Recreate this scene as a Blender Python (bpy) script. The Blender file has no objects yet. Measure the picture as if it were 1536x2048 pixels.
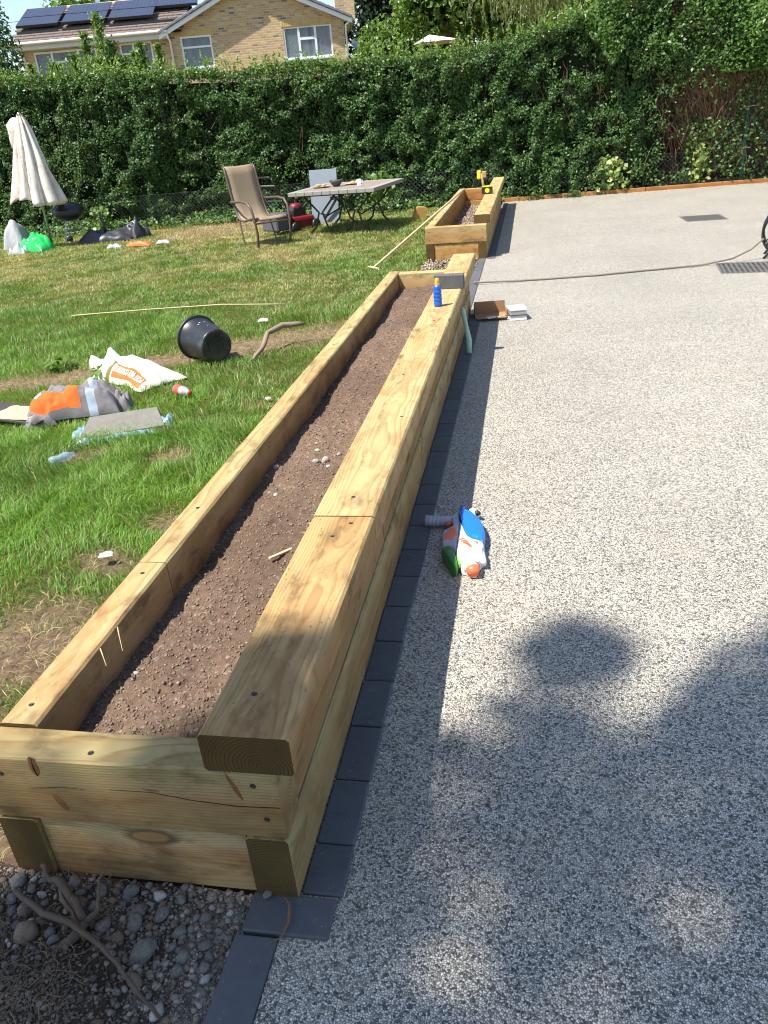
import bpy, math, random
import numpy as np
from mathutils import Vector, Matrix, noise as mnoise
R = math.radians
random.seed(7); rng = np.random.default_rng(7)
sc = bpy.context.scene
COL = sc.collection
# ------------------------------------------------------------------ camera, sky, sun, exposure
YAW, PITCH, ROLL = -0.2058, 0.4619, -0.0899
fw = Vector((math.sin(YAW)*math.cos(PITCH), math.cos(YAW)*math.cos(PITCH), -math.sin(PITCH)))
rt = Vector((math.cos(YAW), -math.sin(YAW), 0)); up = rt.cross(fw)
rt2 = math.cos(ROLL)*rt + math.sin(ROLL)*up; up2 = -math.sin(ROLL)*rt + math.cos(ROLL)*up
cam = bpy.data.cameras.new('camera'); camo = bpy.data.objects.new('camera', cam); COL.objects.link(camo)
m = Matrix((rt2, up2, -fw)).transposed().to_4x4(); m.translation = Vector((0.5265, -1.1557, 1.6082)); camo.matrix_world = m
cam.sensor_fit = 'VERTICAL'; cam.sensor_height = 24; cam.sensor_width = 18; cam.lens = 1562.4/2048*24
cam.clip_start = .05; cam.clip_end = 900
sc.camera = camo
SUN = Vector((-.45, -.36, 1)).normalized()          # towards the sun
w = bpy.data.worlds.new('World'); sc.world = w; w.use_nodes = True
sky = w.node_tree.nodes.new('ShaderNodeTexSky'); sky.sky_type = 'NISHITA'; sky.sun_disc = False
sky.sun_elevation = math.asin(SUN.z); sky.sun_rotation = math.atan2(SUN.x, SUN.y)
sky.air_density = 1.0; sky.dust_density = .6; sky.ozone_density = 1.2
bg = w.node_tree.nodes['Background']; bg.inputs[1].default_value = .11
w.node_tree.links.new(sky.outputs[0], bg.inputs[0])
sl = bpy.data.lights.new('sun', 'SUN'); sl.energy = 4.6; sl.angle = R(.53); sl.color = (1, .955, .875)
so = bpy.data.objects.new('sun', sl); COL.objects.link(so); so.rotation_euler = SUN.to_track_quat('Z', 'Y').to_euler()
so.location = (-6, -6, 14)
sc.view_settings.view_transform = 'Standard'; sc.view_settings.look = 'None'; sc.view_settings.gamma = 1
sc.view_settings.exposure = 1.0
sc.view_settings.use_curve_mapping = False
sc.cycles.filter_width = 1.15

# ------------------------------------------------------------------ helpers
def tag(o, label=None, cat=None, group=None, kind=None):
    if label: o['label'] = label
    if cat: o['category'] = cat
    if group: o['group'] = group
    if kind: o['kind'] = kind
    return o
def empty(name, loc=(0, 0, 0), rz=0, **k):
    o = bpy.data.objects.new(name, None); COL.objects.link(o); o.location = loc; o.rotation_euler = (0, 0, rz)
    o.empty_display_size = .1
    return tag(o, **k)
def link(name, me, mat, parent=None, loc=(0, 0, 0), rot=(0, 0, 0), smooth=False, **k):
    o = bpy.data.objects.new(name, me); COL.objects.link(o)
    if mat is not None and not me.materials:
        for mm in (mat if isinstance(mat, (list, tuple)) else [mat]): me.materials.append(mm)
    if parent: o.parent = parent
    o.location = loc; o.rotation_euler = rot
    if smooth: me.shade_smooth()
    return tag(o, **k)
class MB:
    def __init__(s): s.v = []; s.f = []
    def add(s, v, f):
        b = len(s.v); s.v += [tuple(p) for p in v]; s.f += [tuple(i+b for i in q) for q in f]; return s
    def box(s, x0, x1, y0, y1, z0, z1, M=None, bev=0):
        if bev:
            b = bev; v = []
            for x, sx in ((x0, 1), (x1, -1)):
                for y, sy in ((y0, 1), (y1, -1)):
                    for z, sz in ((z0, 1), (z1, -1)):
                        v += [(x+sx*b, y+sy*b, z), (x+sx*b, y, z+sz*b), (x, y+sy*b, z+sz*b)]
            I = lambda a, c, d, k: (a*4+c*2+d)*3+k
            f = [[I(0,0,0,2),I(0,0,1,2),I(0,1,1,2),I(0,1,0,2)],[I(1,0,0,2),I(1,1,0,2),I(1,1,1,2),I(1,0,1,2)],
                 [I(0,0,0,1),I(1,0,0,1),I(1,0,1,1),I(0,0,1,1)],[I(0,1,0,1),I(0,1,1,1),I(1,1,1,1),I(1,1,0,1)],
                 [I(0,0,0,0),I(0,1,0,0),I(1,1,0,0),I(1,0,0,0)],[I(0,0,1,0),I(1,0,1,0),I(1,1,1,0),I(0,1,1,0)]]
            for c in (0, 1):
                for d in (0, 1):
                    f.append([I(0,c,d,0),I(1,c,d,0),I(1,c,d,1),I(0,c,d,1)])
                    f.append([I(c,0,d,0),I(c,1,d,0),I(c,1,d,2),I(c,0,d,2)])
                    f.append([I(c,d,0,1),I(c,d,1,1),I(c,d,1,2),I(c,d,0,2)])
            for a in (0, 1):
                for c in (0, 1):
                    for d in (0, 1): f.append([I(a,c,d,0),I(a,c,d,1),I(a,c,d,2)])
        else:
            v = [(x, y, z) for x in (x0, x1) for y in (y0, y1) for z in (z0, z1)]
            f = [(0,1,3,2),(4,6,7,5),(0,4,5,1),(2,3,7,6),(0,2,6,4),(1,5,7,3)]
        if M is not None: v = [M @ Vector(p) for p in v]
        return s.add(v, f)
    def tube(s, pts, rad, n=8, cap=True):
        pts = [Vector(p) for p in pts]; k = len(pts)
        if not hasattr(rad, '__len__'): rad = [rad]*k
        v = []; f = []; ref = None
        for i, p in enumerate(pts):
            t = (pts[min(i+1, k-1)]-pts[max(i-1, 0)]).normalized()
            if ref is None: ref = t.orthogonal().normalized()
            ref = (ref - t*ref.dot(t)).normalized(); b = t.cross(ref)
            for j in range(n):
                a = 2*math.pi*j/n; v.append(p+(ref*math.cos(a)+b*math.sin(a))*rad[i])
        for i in range(k-1):
            for j in range(n): f.append((i*n+j, i*n+(j+1) % n, (i+1)*n+(j+1) % n, (i+1)*n+j))
        if cap: f.append(tuple(range(n))[::-1]); f.append(tuple((k-1)*n+j for j in range(n)))
        return s.add(v, f)
    def lathe(s, prof, n=24, M=None, cap=False):
        v = []; f = []; k = len(prof)
        for r, z in prof:
            for j in range(n):
                a = 2*math.pi*j/n; v.append(Vector((r*math.cos(a), r*math.sin(a), z)))
        if M is not None: v = [M @ p for p in v]
        for i in range(k-1):
            for j in range(n): f.append((i*n+j, i*n+(j+1) % n, (i+1)*n+(j+1) % n, (i+1)*n+j))
        if cap: f.append(tuple(range(n))[::-1]); f.append(tuple((k-1)*n+j for j in range(n)))
        return s.add(v, f)
    def prism(s, poly, z0, z1, inset=0, h2=0, M=None):
        n = len(poly); cx = sum(p[0] for p in poly)/n; cy = sum(p[1] for p in poly)/n
        v = [(x, y, z0) for x, y in poly]+[(x, y, z1) for x, y in poly]; rings = 2
        if inset:
            for a, b in ((inset*.3, .65), (inset, 1)):
                v += [(cx+(x-cx)*(1-a), cy+(y-cy)*(1-a), z1+h2*b) for x, y in poly]; rings += 1
        f = [tuple(range(n))[::-1]]
        for r in range(rings-1):
            for j in range(n): f.append((r*n+j, r*n+(j+1) % n, (r+1)*n+(j+1) % n, (r+1)*n+j))
        f.append(tuple((rings-1)*n+j for j in range(n)))
        if M is not None: v = [M @ Vector(p) for p in v]
        return s.add(v, f)
    def mesh(s, name):
        me = bpy.data.meshes.new(name); me.from_pydata(s.v, [], s.f); me.update(); return me
    def build(s, name, mat, parent=None, smooth=False, loc=(0, 0, 0), rot=(0, 0, 0), **k):
        return link(name, s.mesh(name), mat, parent, loc, rot, smooth, **k)
def bevel(o, wd, seg=2, ang=40):
    md = o.modifiers.new('bevel', 'BEVEL'); md.width = wd; md.segments = seg; md.limit_method = 'ANGLE'; md.angle_limit = R(ang); return o
def numesh(name, verts, faces, tint=None, nf=4):
    me = bpy.data.meshes.new(name); verts = np.asarray(verts, np.float32); faces = np.asarray(faces, np.int32)
    me.vertices.add(len(verts)); me.vertices.foreach_set('co', verts.ravel())
    me.loops.add(faces.size); me.loops.foreach_set('vertex_index', faces.ravel())
    me.polygons.add(len(faces)); me.polygons.foreach_set('loop_start', np.arange(0, faces.size, faces.shape[1], dtype=np.int32))
    me.update(calc_edges=True); me.validate()
    if tint is not None:
        a = me.attributes.new('tint', 'FLOAT', 'POINT'); a.data.foreach_set('value', np.asarray(tint, np.float32))
    return me
def hsh(i, j, s):
    n = (i.astype(np.int64)*73856093) ^ (j.astype(np.int64)*19349663) ^ (s*83492791)
    n = (n ^ (n >> 13))*1274126177 & 0x7fffffff
    return ((n ^ (n >> 16)) & 0xffff)/65535.0
def vn(x, y, sc_=1.0, seed=0, oct=1):
    x = np.asarray(x, float)*sc_; y = np.asarray(y, float)*sc_; out = 0; amp = 1; tot = 0
    for o in range(oct):
        i = np.floor(x); j = np.floor(y); u = x-i; v = y-j; u = u*u*(3-2*u); v = v*v*(3-2*v)
        a = hsh(i, j, seed+o); b = hsh(i+1, j, seed+o); c = hsh(i, j+1, seed+o); d = hsh(i+1, j+1, seed+o)
        out = out+amp*((a*(1-u)+b*u)*(1-v)+(c*(1-u)+d*u)*v); tot += amp; amp *= .5; x = x*2+17.3; y = y*2+5.1
    return out/tot
def unit(a): return a/np.maximum(np.linalg.norm(a, axis=1, keepdims=True), 1e-9)
def leafmesh(name, P, N, L, W, spread=1.0, droop=0, tint=None, D=None):
    """one folded four-cornered leaf at every point"""
    n = len(P); N = unit(N+spread*rng.normal(size=(n, 3))*.8)
    d = unit(rng.normal(size=(n, 3)) if D is None else D+rng.normal(size=(n, 3))*.25); d[:, 2] -= droop
    d = unit(d-N*np.sum(d*N, 1, keepdims=True)); s = np.cross(N, d)
    L = (L*rng.uniform(.6, 1.3, n))[:, None]; Wd = L*W
    a = P-d*L*.5; b = P+s*Wd*.5+N*L*.1; c = P+d*L*.5-N*L*.12; e = P-s*Wd*.5+N*L*.1
    V = np.stack([a, b, c, e], 1).reshape(-1, 3); F = np.arange(4*n).reshape(-1, 4)
    t = rng.uniform(0, 1, n) if tint is None else tint
    return numesh(name, V, F, np.repeat(t, 4))

# ------------------------------------------------------------------ materials
def mat(name, rough=.6, spec=.5, metal=0, col=None):
    m = bpy.data.materials.new(name); m.use_nodes = True; b = m.node_tree.nodes['Principled BSDF']
    b.inputs['Roughness'].default_value = rough; b.inputs['Specular IOR Level'].default_value = spec; b.inputs['Metallic'].default_value = metal
    if col: b.inputs['Base Color'].default_value = (*col, 1)
    return m
class NT:
    def __init__(s, m): s.t = m.node_tree; s.b = s.t.nodes['Principled BSDF']; s.m = m
    def n(s, ty, ins=None, **at):
        nd = s.t.nodes.new('ShaderNode'+ty)
        for k, v in at.items(): setattr(nd, k, v)
        for k, v in (ins or {}).items(): s.s(nd.inputs[k], v)
        return nd
    def s(s, sock, v):
        if isinstance(v, bpy.types.NodeSocket): s.t.links.new(v, sock)
        elif isinstance(v, bpy.types.Node): s.t.links.new(v.outputs[0], sock)
        else:
            try: sock.default_value = v
            except Exception: sock.default_value = (*v, 1)
    def co(s, kind='Object'): return s.n('TexCoord').outputs[kind]
    def math(s, op, a, b=0, c=0, clamp=False): return s.n('Math', {0: a, 1: b, 2: c}, operation=op, use_clamp=clamp).outputs[0]
    def vm(s, op, a, b=(0, 0, 0)): return s.n('VectorMath', {0: a, 1: b}, operation=op).outputs[0]
    def noise(s, vec, scale, det=3, rough=.5, dist=0): return s.n('TexNoise', {'Vector': vec, 'Scale': scale, 'Detail': det, 'Roughness': rough, 'Distortion': dist}).outputs[0]
    def ramp(s, f, st, interp='LINEAR'):
        nd = s.n('ValToRGB', {0: f}); cr = nd.color_ramp; cr.interpolation = interp
        while len(cr.elements) < len(st): cr.elements.new(.5)
        for e, (p, c) in zip(cr.elements, st): e.position = p; e.color = (*c, 1) if hasattr(c, '__len__') else (c, c, c, 1)
        return nd.outputs[0]
    def mix(s, f, a, b, mode='MIX'):
        nd = s.n('Mix', data_type='RGBA', blend_type=mode)
        s.s(nd.inputs[0], f); s.s(nd.inputs[6], a); s.s(nd.inputs[7], b); return nd.outputs[2]
    def col(s, v): s.s(s.b.inputs['Base Color'], v)
    def bump(s, h, st=.3, dist=.01):
        s.s(s.b.inputs['Normal'], s.n('Bump', {'Height': h, 'Strength': st, 'Distance': dist}).outputs[0])
def simple(name, c, rough=.5, spec=.5, metal=0, var=.12, scale=30, bump=.1, dirt=None):
    m = mat(name, rough, spec, metal); t = NT(m); co = t.co()
    f = t.noise(co, scale, 4, .6)
    a = tuple(x*(1-var) for x in c); b = tuple(min(1, x*(1+var)) for x in c)
    k = t.mix(f, a, b)
    if dirt: k = t.mix(t.ramp(t.noise(co, scale*.3, 5, .7), [(.5, 0), (.7, .8)]), k, dirt)
    t.col(k)
    if bump: t.bump(t.noise(co, scale*3, 4), bump, .004)
    return m
def wood_mat(name, light, dark, green=.35, stain=.3):
    m = mat(name, .78, .25); t = NT(m); ri = t.n('ObjectInfo').outputs['Random']
    p0 = t.co(); off = t.n('CombineXYZ', {0: t.math('MULTIPLY', ri, 90)})
    p = t.vm('ADD', p0, off)
    wn = t.n('TexNoise', {'Vector': t.vm('MULTIPLY', p, (.9, 2.0, 2.0)), 'Scale': 1.0, 'Detail': 3}).outputs[1]
    wv = t.vm('MULTIPLY', t.vm('SUBTRACT', wn, (.5, .5, .5)), (0, .075, .075))
    # knots
    vk = t.n('TexVoronoi', {'Vector': t.vm('MULTIPLY', p, (1.5, 4.2, 4.2)), 'Scale': 1.0, 'Randomness': 1.0})
    kd = t.math('MULTIPLY', vk.outputs[0], 1)
    kf = t.ramp(kd, [(.02, 1), (.34, 0)], 'EASE')
    sx = t.n('SeparateXYZ', {0: t.vm('ADD', p, wv)})
    cy = t.math('MULTIPLY_ADD', ri, .07, -.035); cz = t.math('MULTIPLY_ADD', t.math('FRACT', t.math('MULTIPLY', ri, 7.31)), .07, -.095)
    y = t.math('SUBTRACT', sx.outputs[1], cy); z = t.math('SUBTRACT', sx.outputs[2], cz)
    r = t.math('SQRT', t.math('ADD', t.math('MULTIPLY', y, y), t.math('MULTIPLY', z, z)))
    r = t.math('ADD', r, t.math('MULTIPLY', kf, .022))
    fine = t.noise(t.vm('MULTIPLY', p, (3, 60, 60)), 1.0, 4, .6)
    fr = t.math('FRACT', t.math('ADD', t.math('MULTIPLY', r, 125), t.math('MULTIPLY', fine, .5)))
    ring = t.ramp(fr, [(0, .15), (.55, .35), (.86, 1), (1, .1)])
    heart = t.ramp(t.math('ADD', r, t.math('MULTIPLY', t.noise(t.vm('MULTIPLY', p, (2, 6, 6)), 1.0, 3), .03)), [(.085, 0), (.105, .55), (.125, 1)])
    base = t.mix(heart, tuple(a*b for a, b in zip(light, (.86, .70, .60))), light); base2 = t.mix(heart, tuple(a*b for a, b in zip(dark, (.95, .75, .62))), dark)
    edge = t.ramp(r, [(.135, 0), (.155, 1)]); base = t.mix(t.math('MULTIPLY', edge, green), base, (.52, .52, .25))
    c = t.mix(t.math('MULTIPLY', ring, .8), base, base2)
    big = t.noise(t.vm('MULTIPLY', p, (1.1, 5, 5)), 1.0, 3, .6)
    c = t.mix(t.math('MULTIPLY', t.ramp(big, [(.45, 0), (.62, 1)]), green*.8), c, (.29, .29, .15))
    warm = t.noise(t.vm('ADD', t.vm('MULTIPLY', p, (.8, 6, 6)), (9, 3, 1)), 1.0, 3, .6)
    c = t.mix(t.math('MULTIPLY', t.ramp(warm, [(.50, 0), (.68, 1)]), .32), c, (.42, .21, .055))
    c = t.mix(t.math('MULTIPLY', fine, .35), c, tuple(x*.55 for x in dark))
    st = t.noise(t.vm('MULTIPLY', p, (5, 11, 11)), 1.0, 5, .65)
    c = t.mix(t.math('MULTIPLY', t.ramp(st, [(.54, 0), (.68, 1)]), stain), c, (.10, .07, .035))
    pt = t.noise(t.vm('ADD', t.vm('MULTIPLY', p, (3.2, 7, 7)), (4, 8, 2)), 1.0, 4, .7, .6)
    c = t.mix(t.math('MULTIPLY', t.ramp(pt, [(.47, 0), (.60, 1)]), .5), c, t.mix(1, c, (.62, .50, .40), 'MULTIPLY'))
    sm = t.noise(t.vm('ADD', t.vm('MULTIPLY', p, (14, 34, 34)), (1, 5, 2)), 1.0, 6, .8)
    c = t.mix(t.math('MULTIPLY', t.ramp(sm, [(.60, 0), (.68, 1)]), t.ramp(pt, [(.5, 0), (.6, .75)])), c, (.05, .035, .02))
    core = t.ramp(kd, [(.05, 1), (.085, .9), (.1, 0)])
    rimk = t.ramp(kd, [(.085, 0), (.1, .8), (.14, 0)])
    c = t.mix(core, c, (.30, .17, .07)); c = t.mix(rimk, c, (.08, .04, .02))
    nl = t.n('SeparateXYZ', {0: t.co('Normal')}); endg = t.math('MULTIPLY', t.ramp(t.math('ABSOLUTE', nl.outputs[0]), [(.6, 0), (.8, 1)]), t.n('ObjectInfo').outputs['Alpha'])
    ec = t.mix(ring, (.16, .11, .042), (.035, .025, .010)); ec = t.mix(t.ramp(t.noise(t.vm('MULTIPLY', p, (9, 9, 9)), 1.0, 4), [(.3, 0), (.7, .8)]), ec, (.07, .048, .018))
    c = t.mix(endg, c, ec)
    oc = t.n('ObjectInfo').outputs['Color']
    c = t.mix(1.0, c, oc, 'MULTIPLY')
    t.col(c); t.s(t.b.inputs['Roughness'], t.math('MULTIPLY_ADD', fine, .3, .6))
    t.bump(t.math('ADD', t.math('MULTIPLY', ring, .4), fine), .35, .002)
    return m
WOOD = wood_mat('treated_softwood', (.60, .465, .265), (.335, .22, .10), .42, .6)
OLDWOOD = wood_mat('brown_softwood', (.38, .20, .075), (.22, .11, .04), .05, .4)
def drive_mat():
    m = mat('resin_bound_stone', .62, .35); t = NT(m); co = t.co()
    co = t.vm('ADD', co, t.vm('MULTIPLY', t.n('TexNoise', {'Vector': co, 'Scale': 90.0, 'Detail': 1}).outputs[1], (.006, .006, .006)))
    v = t.n('TexVoronoi', {'Vector': co, 'Scale': 190.0}); e = t.n('TexVoronoi', {'Vector': co, 'Scale': 190.0}, feature='DISTANCE_TO_EDGE')
    rnd = t.n('SeparateColor', {0: v.outputs[1]}).outputs[0]
    c = t.ramp(rnd, [(0, (.09, .087, .08)), (.12, (.19, .18, .165)), (.24, (.38, .355, .31)), (.5, (.58, .53, .445)), (.75, (.69, .64, .55)), (1, (.82, .78, .70))])
    gap = t.ramp(e.outputs[0], [(0, .12), (.09, .45), (.2, 1)])
    c = t.mix(1, c, gap, 'MULTIPLY')
    big = t.ramp(t.noise(co, .9, 5, .6), [(.3, (.90, .89, .87)), (.7, (1.08, 1.07, 1.04))])
    c = t.mix(1, c, big, 'MULTIPLY')
    st = t.ramp(t.noise(t.vm('ADD', co, (5, 2, 0)), 1.7, 6, .65), [(.54, 0), (.72, .2)])
    c = t.mix(st, c, (.42, .33, .24))
    t.col(c); t.bump(t.ramp(v.outputs[0], [(0, 1), (.7, 0)]), .6, .003)
    return m
DRIVE = drive_mat()
def paver_mat():
    m = mat('charcoal_block', .7, .4); t = NT(m); co = t.co(); ri = t.n('ObjectInfo').outputs['Random']
    p = t.vm('ADD', co, t.n('CombineXYZ', {0: t.math('MULTIPLY', ri, 50)}))
    c = t.mix(t.noise(p, 14, 5, .7), (.06, .064, .073), (.135, .14, .15))
    c = t.mix(t.math('MULTIPLY', ri, .3), c, (.05, .045, .045))
    v = t.n('TexVoronoi', {'Vector': p, 'Scale': 70.0}); sp = t.ramp(v.outputs[0], [(.06, 1), (.11, 0)])
    sel = t.ramp(t.noise(p, 23, 2), [(.55, 0), (.6, 1)])
    c = t.mix(t.math('MULTIPLY', t.math('MULTIPLY', sp, sel), .8), c, (.5, .48, .44))
    sc2 = t.ramp(t.noise(t.vm('ADD', p, (0, 4, 0)), 22, 6, .75), [(.58, 0), (.72, .5)])
    c = t.mix(sc2, c, (.22, .22, .22)); t.col(c)
    t.bump(t.noise(p, 260, 3), .3, .002); return m
PAVER = paver_mat()
def soil_mat(name, a, b, c3, scale=35):
    m = mat(name, .95, .1); t = NT(m); co = t.co()
    c = t.mix(t.ramp(t.noise(co, scale, 6, .7), [(.3, 0), (.7, 1)]), a, b)
    v = t.n('TexVoronoi', {'Vector': co, 'Scale': 120.0}); c = t.mix(t.ramp(t.n('SeparateColor', {0: v.outputs[1]}).outputs[0], [(.93, 0), (.97, .8)]), c, c3)
    c = t.mix(t.ramp(t.noise(co, 2.2, 4), [(.35, 0), (.65, .6)]), c, tuple(x*.7 for x in a))
    t.col(c); t.bump(t.noise(co, 180, 6, .7), .9, .006); return m
SOIL = soil_mat('topsoil', (.125, .080, .055), (.235, .16, .112), (.36, .30, .23))
DIRT = soil_mat('dark_dirt', (.07, .048, .034), (.19, .14, .10), (.4, .37, .32), 14)
def lawn_mat():
    m = mat('lawn_ground', .95, .1); t = NT(m); co = t.co()
    f = t.noise(co, 2.3, 6, .65); g = t.noise(co, 55, 5, .7)
    c = t.mix(t.ramp(f, [(.35, 0), (.65, 1)]), (.12, .10, .035), (.07, .10, .02))
    c = t.mix(t.math('MULTIPLY', g, .8), c, (.22, .165, .075)); at = t.n('Attribute', attribute_name='tint').outputs[2]
    c = t.mix(at, c, t.mix(t.ramp(t.noise(co, 30, 6, .75), [(.35, 0), (.65, 1)]), (.15, .095, .06), (.36, .26, .165)))
    t.col(c); t.bump(t.noise(co, 120, 6, .8), 1, .02); return m
LAWN = lawn_mat()
def leaf_mat(name, ramp, rough=.42, trans=.28, spec=.5):
    m = mat(name, rough, spec); t = NT(m); at = t.n('Attribute', attribute_name='tint').outputs[2]
    c = t.ramp(at, ramp); t.col(c)
    tr = t.n('BsdfTranslucent', {0: t.mix(1, c, (1.25, 1.3, .6), 'MULTIPLY')}); mx = t.n('MixShader', {0: trans, 1: t.b.outputs[0], 2: tr.outputs[0]})
    out = [n for n in t.t.nodes if n.type == 'OUTPUT_MATERIAL'][0]; t.t.links.new(mx.outputs[0], out.inputs[0]); return m
GRASS = leaf_mat('grass_blade', [(0, (.52, .44, .23)), (.25, (.36, .35, .13)), (.45, (.20, .27, .07)), (.7, (.115, .235, .042)), (1, (.20, .36, .06))], .5, .35, .35)
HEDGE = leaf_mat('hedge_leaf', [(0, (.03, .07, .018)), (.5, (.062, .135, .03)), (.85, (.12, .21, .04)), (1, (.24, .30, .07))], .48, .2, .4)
BRIGHT = leaf_mat('bright_leaf', [(0, (.06, .13, .025)), (.6, (.14, .25, .045)), (1, (.27, .34, .08))], .42, .38)
DARKLEAF = leaf_mat('dark_leaf', [(0, (.02, .04, .018)), (1, (.06, .10, .035))], .45, .15)
WILLOW = leaf_mat('willow_leaf', [(0, (.10, .15, .05)), (.6, (.22, .28, .10)), (1, (.40, .36, .12))], .5, .35)
YELLOWLEAF = leaf_mat('yellow_leaf', [(0, (.10, .17, .04)), (.5, (.26, .34, .08)), (1, (.52, .52, .16))], .45, .35)
TWIG = simple('twig_bark', (.16, .10, .06), .85, .2, var=.4, scale=12)
PALETWIG = simple('dry_twig', (.21, .145, .085), .85, .2, var=.4, scale=20)
INNER = simple('core_shade', (.016, .020, .010), .95, .05, var=.6, scale=9, bump=.6)  # near-black cores, shade deep inside hedge and crowns put into the colour
BLACKP = simple('black_plastic', (.018, .019, .021), .38, .5, dirt=(.10, .095, .09), scale=14)
BLACKM = simple('black_metal', (.02, .02, .022), .35, .5)
BROWNM = simple('bronze_metal', (.10, .07, .05), .45, .5)
GREYM = simple('galvanised_metal', (.42, .43, .44), .35, .5, .8)
DARKM = simple('dark_wrought_metal', (.035, .028, .024), .5, .5)
WHITEP = simple('white_plastic', (.80, .80, .79), .35, .5, var=.03)
GREYP = simple('grey_plastic', (.42, .43, .48), .45, .5, var=.05, dirt=(.3, .29, .28))
BLUEP = simple('blue_plastic', (.012, .16, .62), .25, .6, var=.05)
NAVY = simple('navy_blue_plastic', (.012, .05, .30), .3, .6, var=.05)
ORANGEP = simple('orange_plastic', (.85, .16, .06), .35, .5, var=.06)
GREENP = simple('green_plastic', (.02, .16, .015), .3, .6, var=.08)
LIMEP = simple('lime_plastic', (.22, .62, .04), .3, .5)
YELLOWP = simple('yellow_plastic', (.75, .68, .02), .4, .5, var=.05)
AMBERP = simple('amber_plastic', (.80, .36, .02), .3, .6)
STEEL = simple('zinc_screw', (.05, .05, .052), .5, .4, .2)
CARD = simple('cardboard', (.33, .20, .105), .85, .2, var=.15, scale=12)
CANVAS = simple('cream_canvas', (.74, .68, .60), .85, .2, var=.14, scale=7, bump=.5, dirt=(.5, .34, .26))
SLING = simple('brown_mesh_fabric', (.27, .20, .13), .7, .3, var=.12, scale=60)
UPVC = simple('white_upvc', (.82, .83, .85), .3, .5, var=.03)
PALEWOOD = simple('pale_pine', (.55, .42, .24), .7, .3, var=.15, scale=18)
STONE_M = simple('grey_slab', (.19, .18, .155), .9, .2, var=.25, scale=16, bump=.6)
GREENBAG = simple('green_bag', (.02, .55, .10), .3, .5, var=.2, scale=9)
GREYBAG = simple('grey_bag', (.36, .36, .37), .5, .4, var=.2, scale=9)
BAGW = simple('bag_white', (.66, .62, .56), .42, .4, var=.1, scale=12, dirt=(.52, .42, .30))
ORANGEB = simple('burnt_orange_print', (.62, .14, .02), .45, .4, var=.12, scale=20)
GREYCLOTH = simple('grey_cloth', (.20, .185, .185), .9, .1, var=.15, scale=30, bump=.5)
HIVIS = simple('orange_cloth', (.80, .13, .025), .8, .2, var=.08, scale=30, bump=.4)
REFL = simple('reflective_cloth', (.38, .44, .50), .4, .6, var=.1)
TARP = simple('black_tarpaulin', (.035, .036, .042), .42, .5, var=.3, scale=10, bump=.4)
BLUEFILM = simple('blue_film', (.20, .33, .40), .25, .6, var=.2)
SAND = simple('sawdust', (.55, .38, .25), .95, .1, var=.25, scale=40, bump=.6)
def glassy(name, c, alpha=.35, rough=.08):
    m = mat(name, rough, .6, col=c); m.node_tree.nodes['Principled BSDF'].inputs['Alpha'].default_value = alpha; return m
CLEARP = glassy('clear_plastic', (.75, .78, .8), .4, .12)
PANE = glassy('window_glass', (.25, .29, .33), .35, .05)
# ------------------------------------------------------------------ ground sheets
def sheet(name, poly, z, mat_, **k):
    me = bpy.data.meshes.new(name); me.from_pydata([(x, y, z) for x, y in poly], [], [tuple(range(len(poly)))])
    return link(name, me, mat_, kind='structure', **k)
sheet('ground', [(-400, -400), (400, -400), (400, 600), (-400, 600)], -.06, LAWN)
sheet('driveway', [(-.02, -4), (9, -4), (9, 15.85), (4.94, 15.79), (-.01, 15.47), (-.01, -.09), (-.02, -.09)], 0, DRIVE,
      label='pale speckled resin bound stone driveway')
def bare(x, y):
    """0..1 amount of bare earth or dry straw on the lawn"""
    px = [-3.9, -3.1, -2.4, -1.9, -1.1]; py = [4.02, 4.4, 4.72, 5.1, 5.6]
    c = np.interp(x, px, py); hw = np.interp(x, [-3.6, -2.6, -1.9, -1.2], [.24, .2, .34, .42])
    b = np.clip(1.5-np.abs(y-c)/hw*1.1+(vn(x, y, 5, 3, 3)-.5)*1.6, 0, 1)*(x < -.8)
    for cx, cy, rr, a in ((-1.28, .92, .27, 1), (-.98, .5, .2, .7), (-1.32, 1.5, .12, .8), (-2.05, 2.72, .13, .7), (-1.5, 2.7, .1, .8), (-1.0, 2.9, .09, .8), (-1.1, 1.9, .1, .8), (-2.9, 10.0, .4, .45), (-2.4, 8.4, .3, .35), (-3.5, 8.0, .35, .3),
                          (-5.6, 14.2, 1.6, .7), (-4.8, 10.9, .25, .5), (-1.2, 3.6, .1, .5)):
        b = np.maximum(b, a*np.clip(1.7-np.hypot(x-cx, (y-cy)*1.1)/rr+(vn(x, y, 6, 9, 3)-.5)*1.8, 0, 1))
    b = np.maximum(b, np.clip((.30-y+(vn(x, y, 6, 4, 2)-.5)*.25)*6, 0, 1))
    return b
gx = np.arange(-13, -.0, .06); gy = np.arange(-1.6, 17.6, .06); X, Y = np.meshgrid(gx, gy)
Z = -.004-.012*vn(X, Y, 1.5, 5, 3)-.02*np.clip(bare(X, Y), 0, 1)*vn(X, Y, 9, 6, 2)
nx, ny = len(gx), len(gy); idx = np.arange(nx*ny).reshape(ny, nx)
F = np.stack([idx[:-1, :-1], idx[:-1, 1:], idx[1:, 1:], idx[1:, :-1]], -1).reshape(-1, 4)
lawn = link('lawn', numesh('lawn', np.stack([X, Y, Z], -1).reshape(-1, 3), F, bare(X, Y).ravel()), LAWN, kind='structure')
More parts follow.
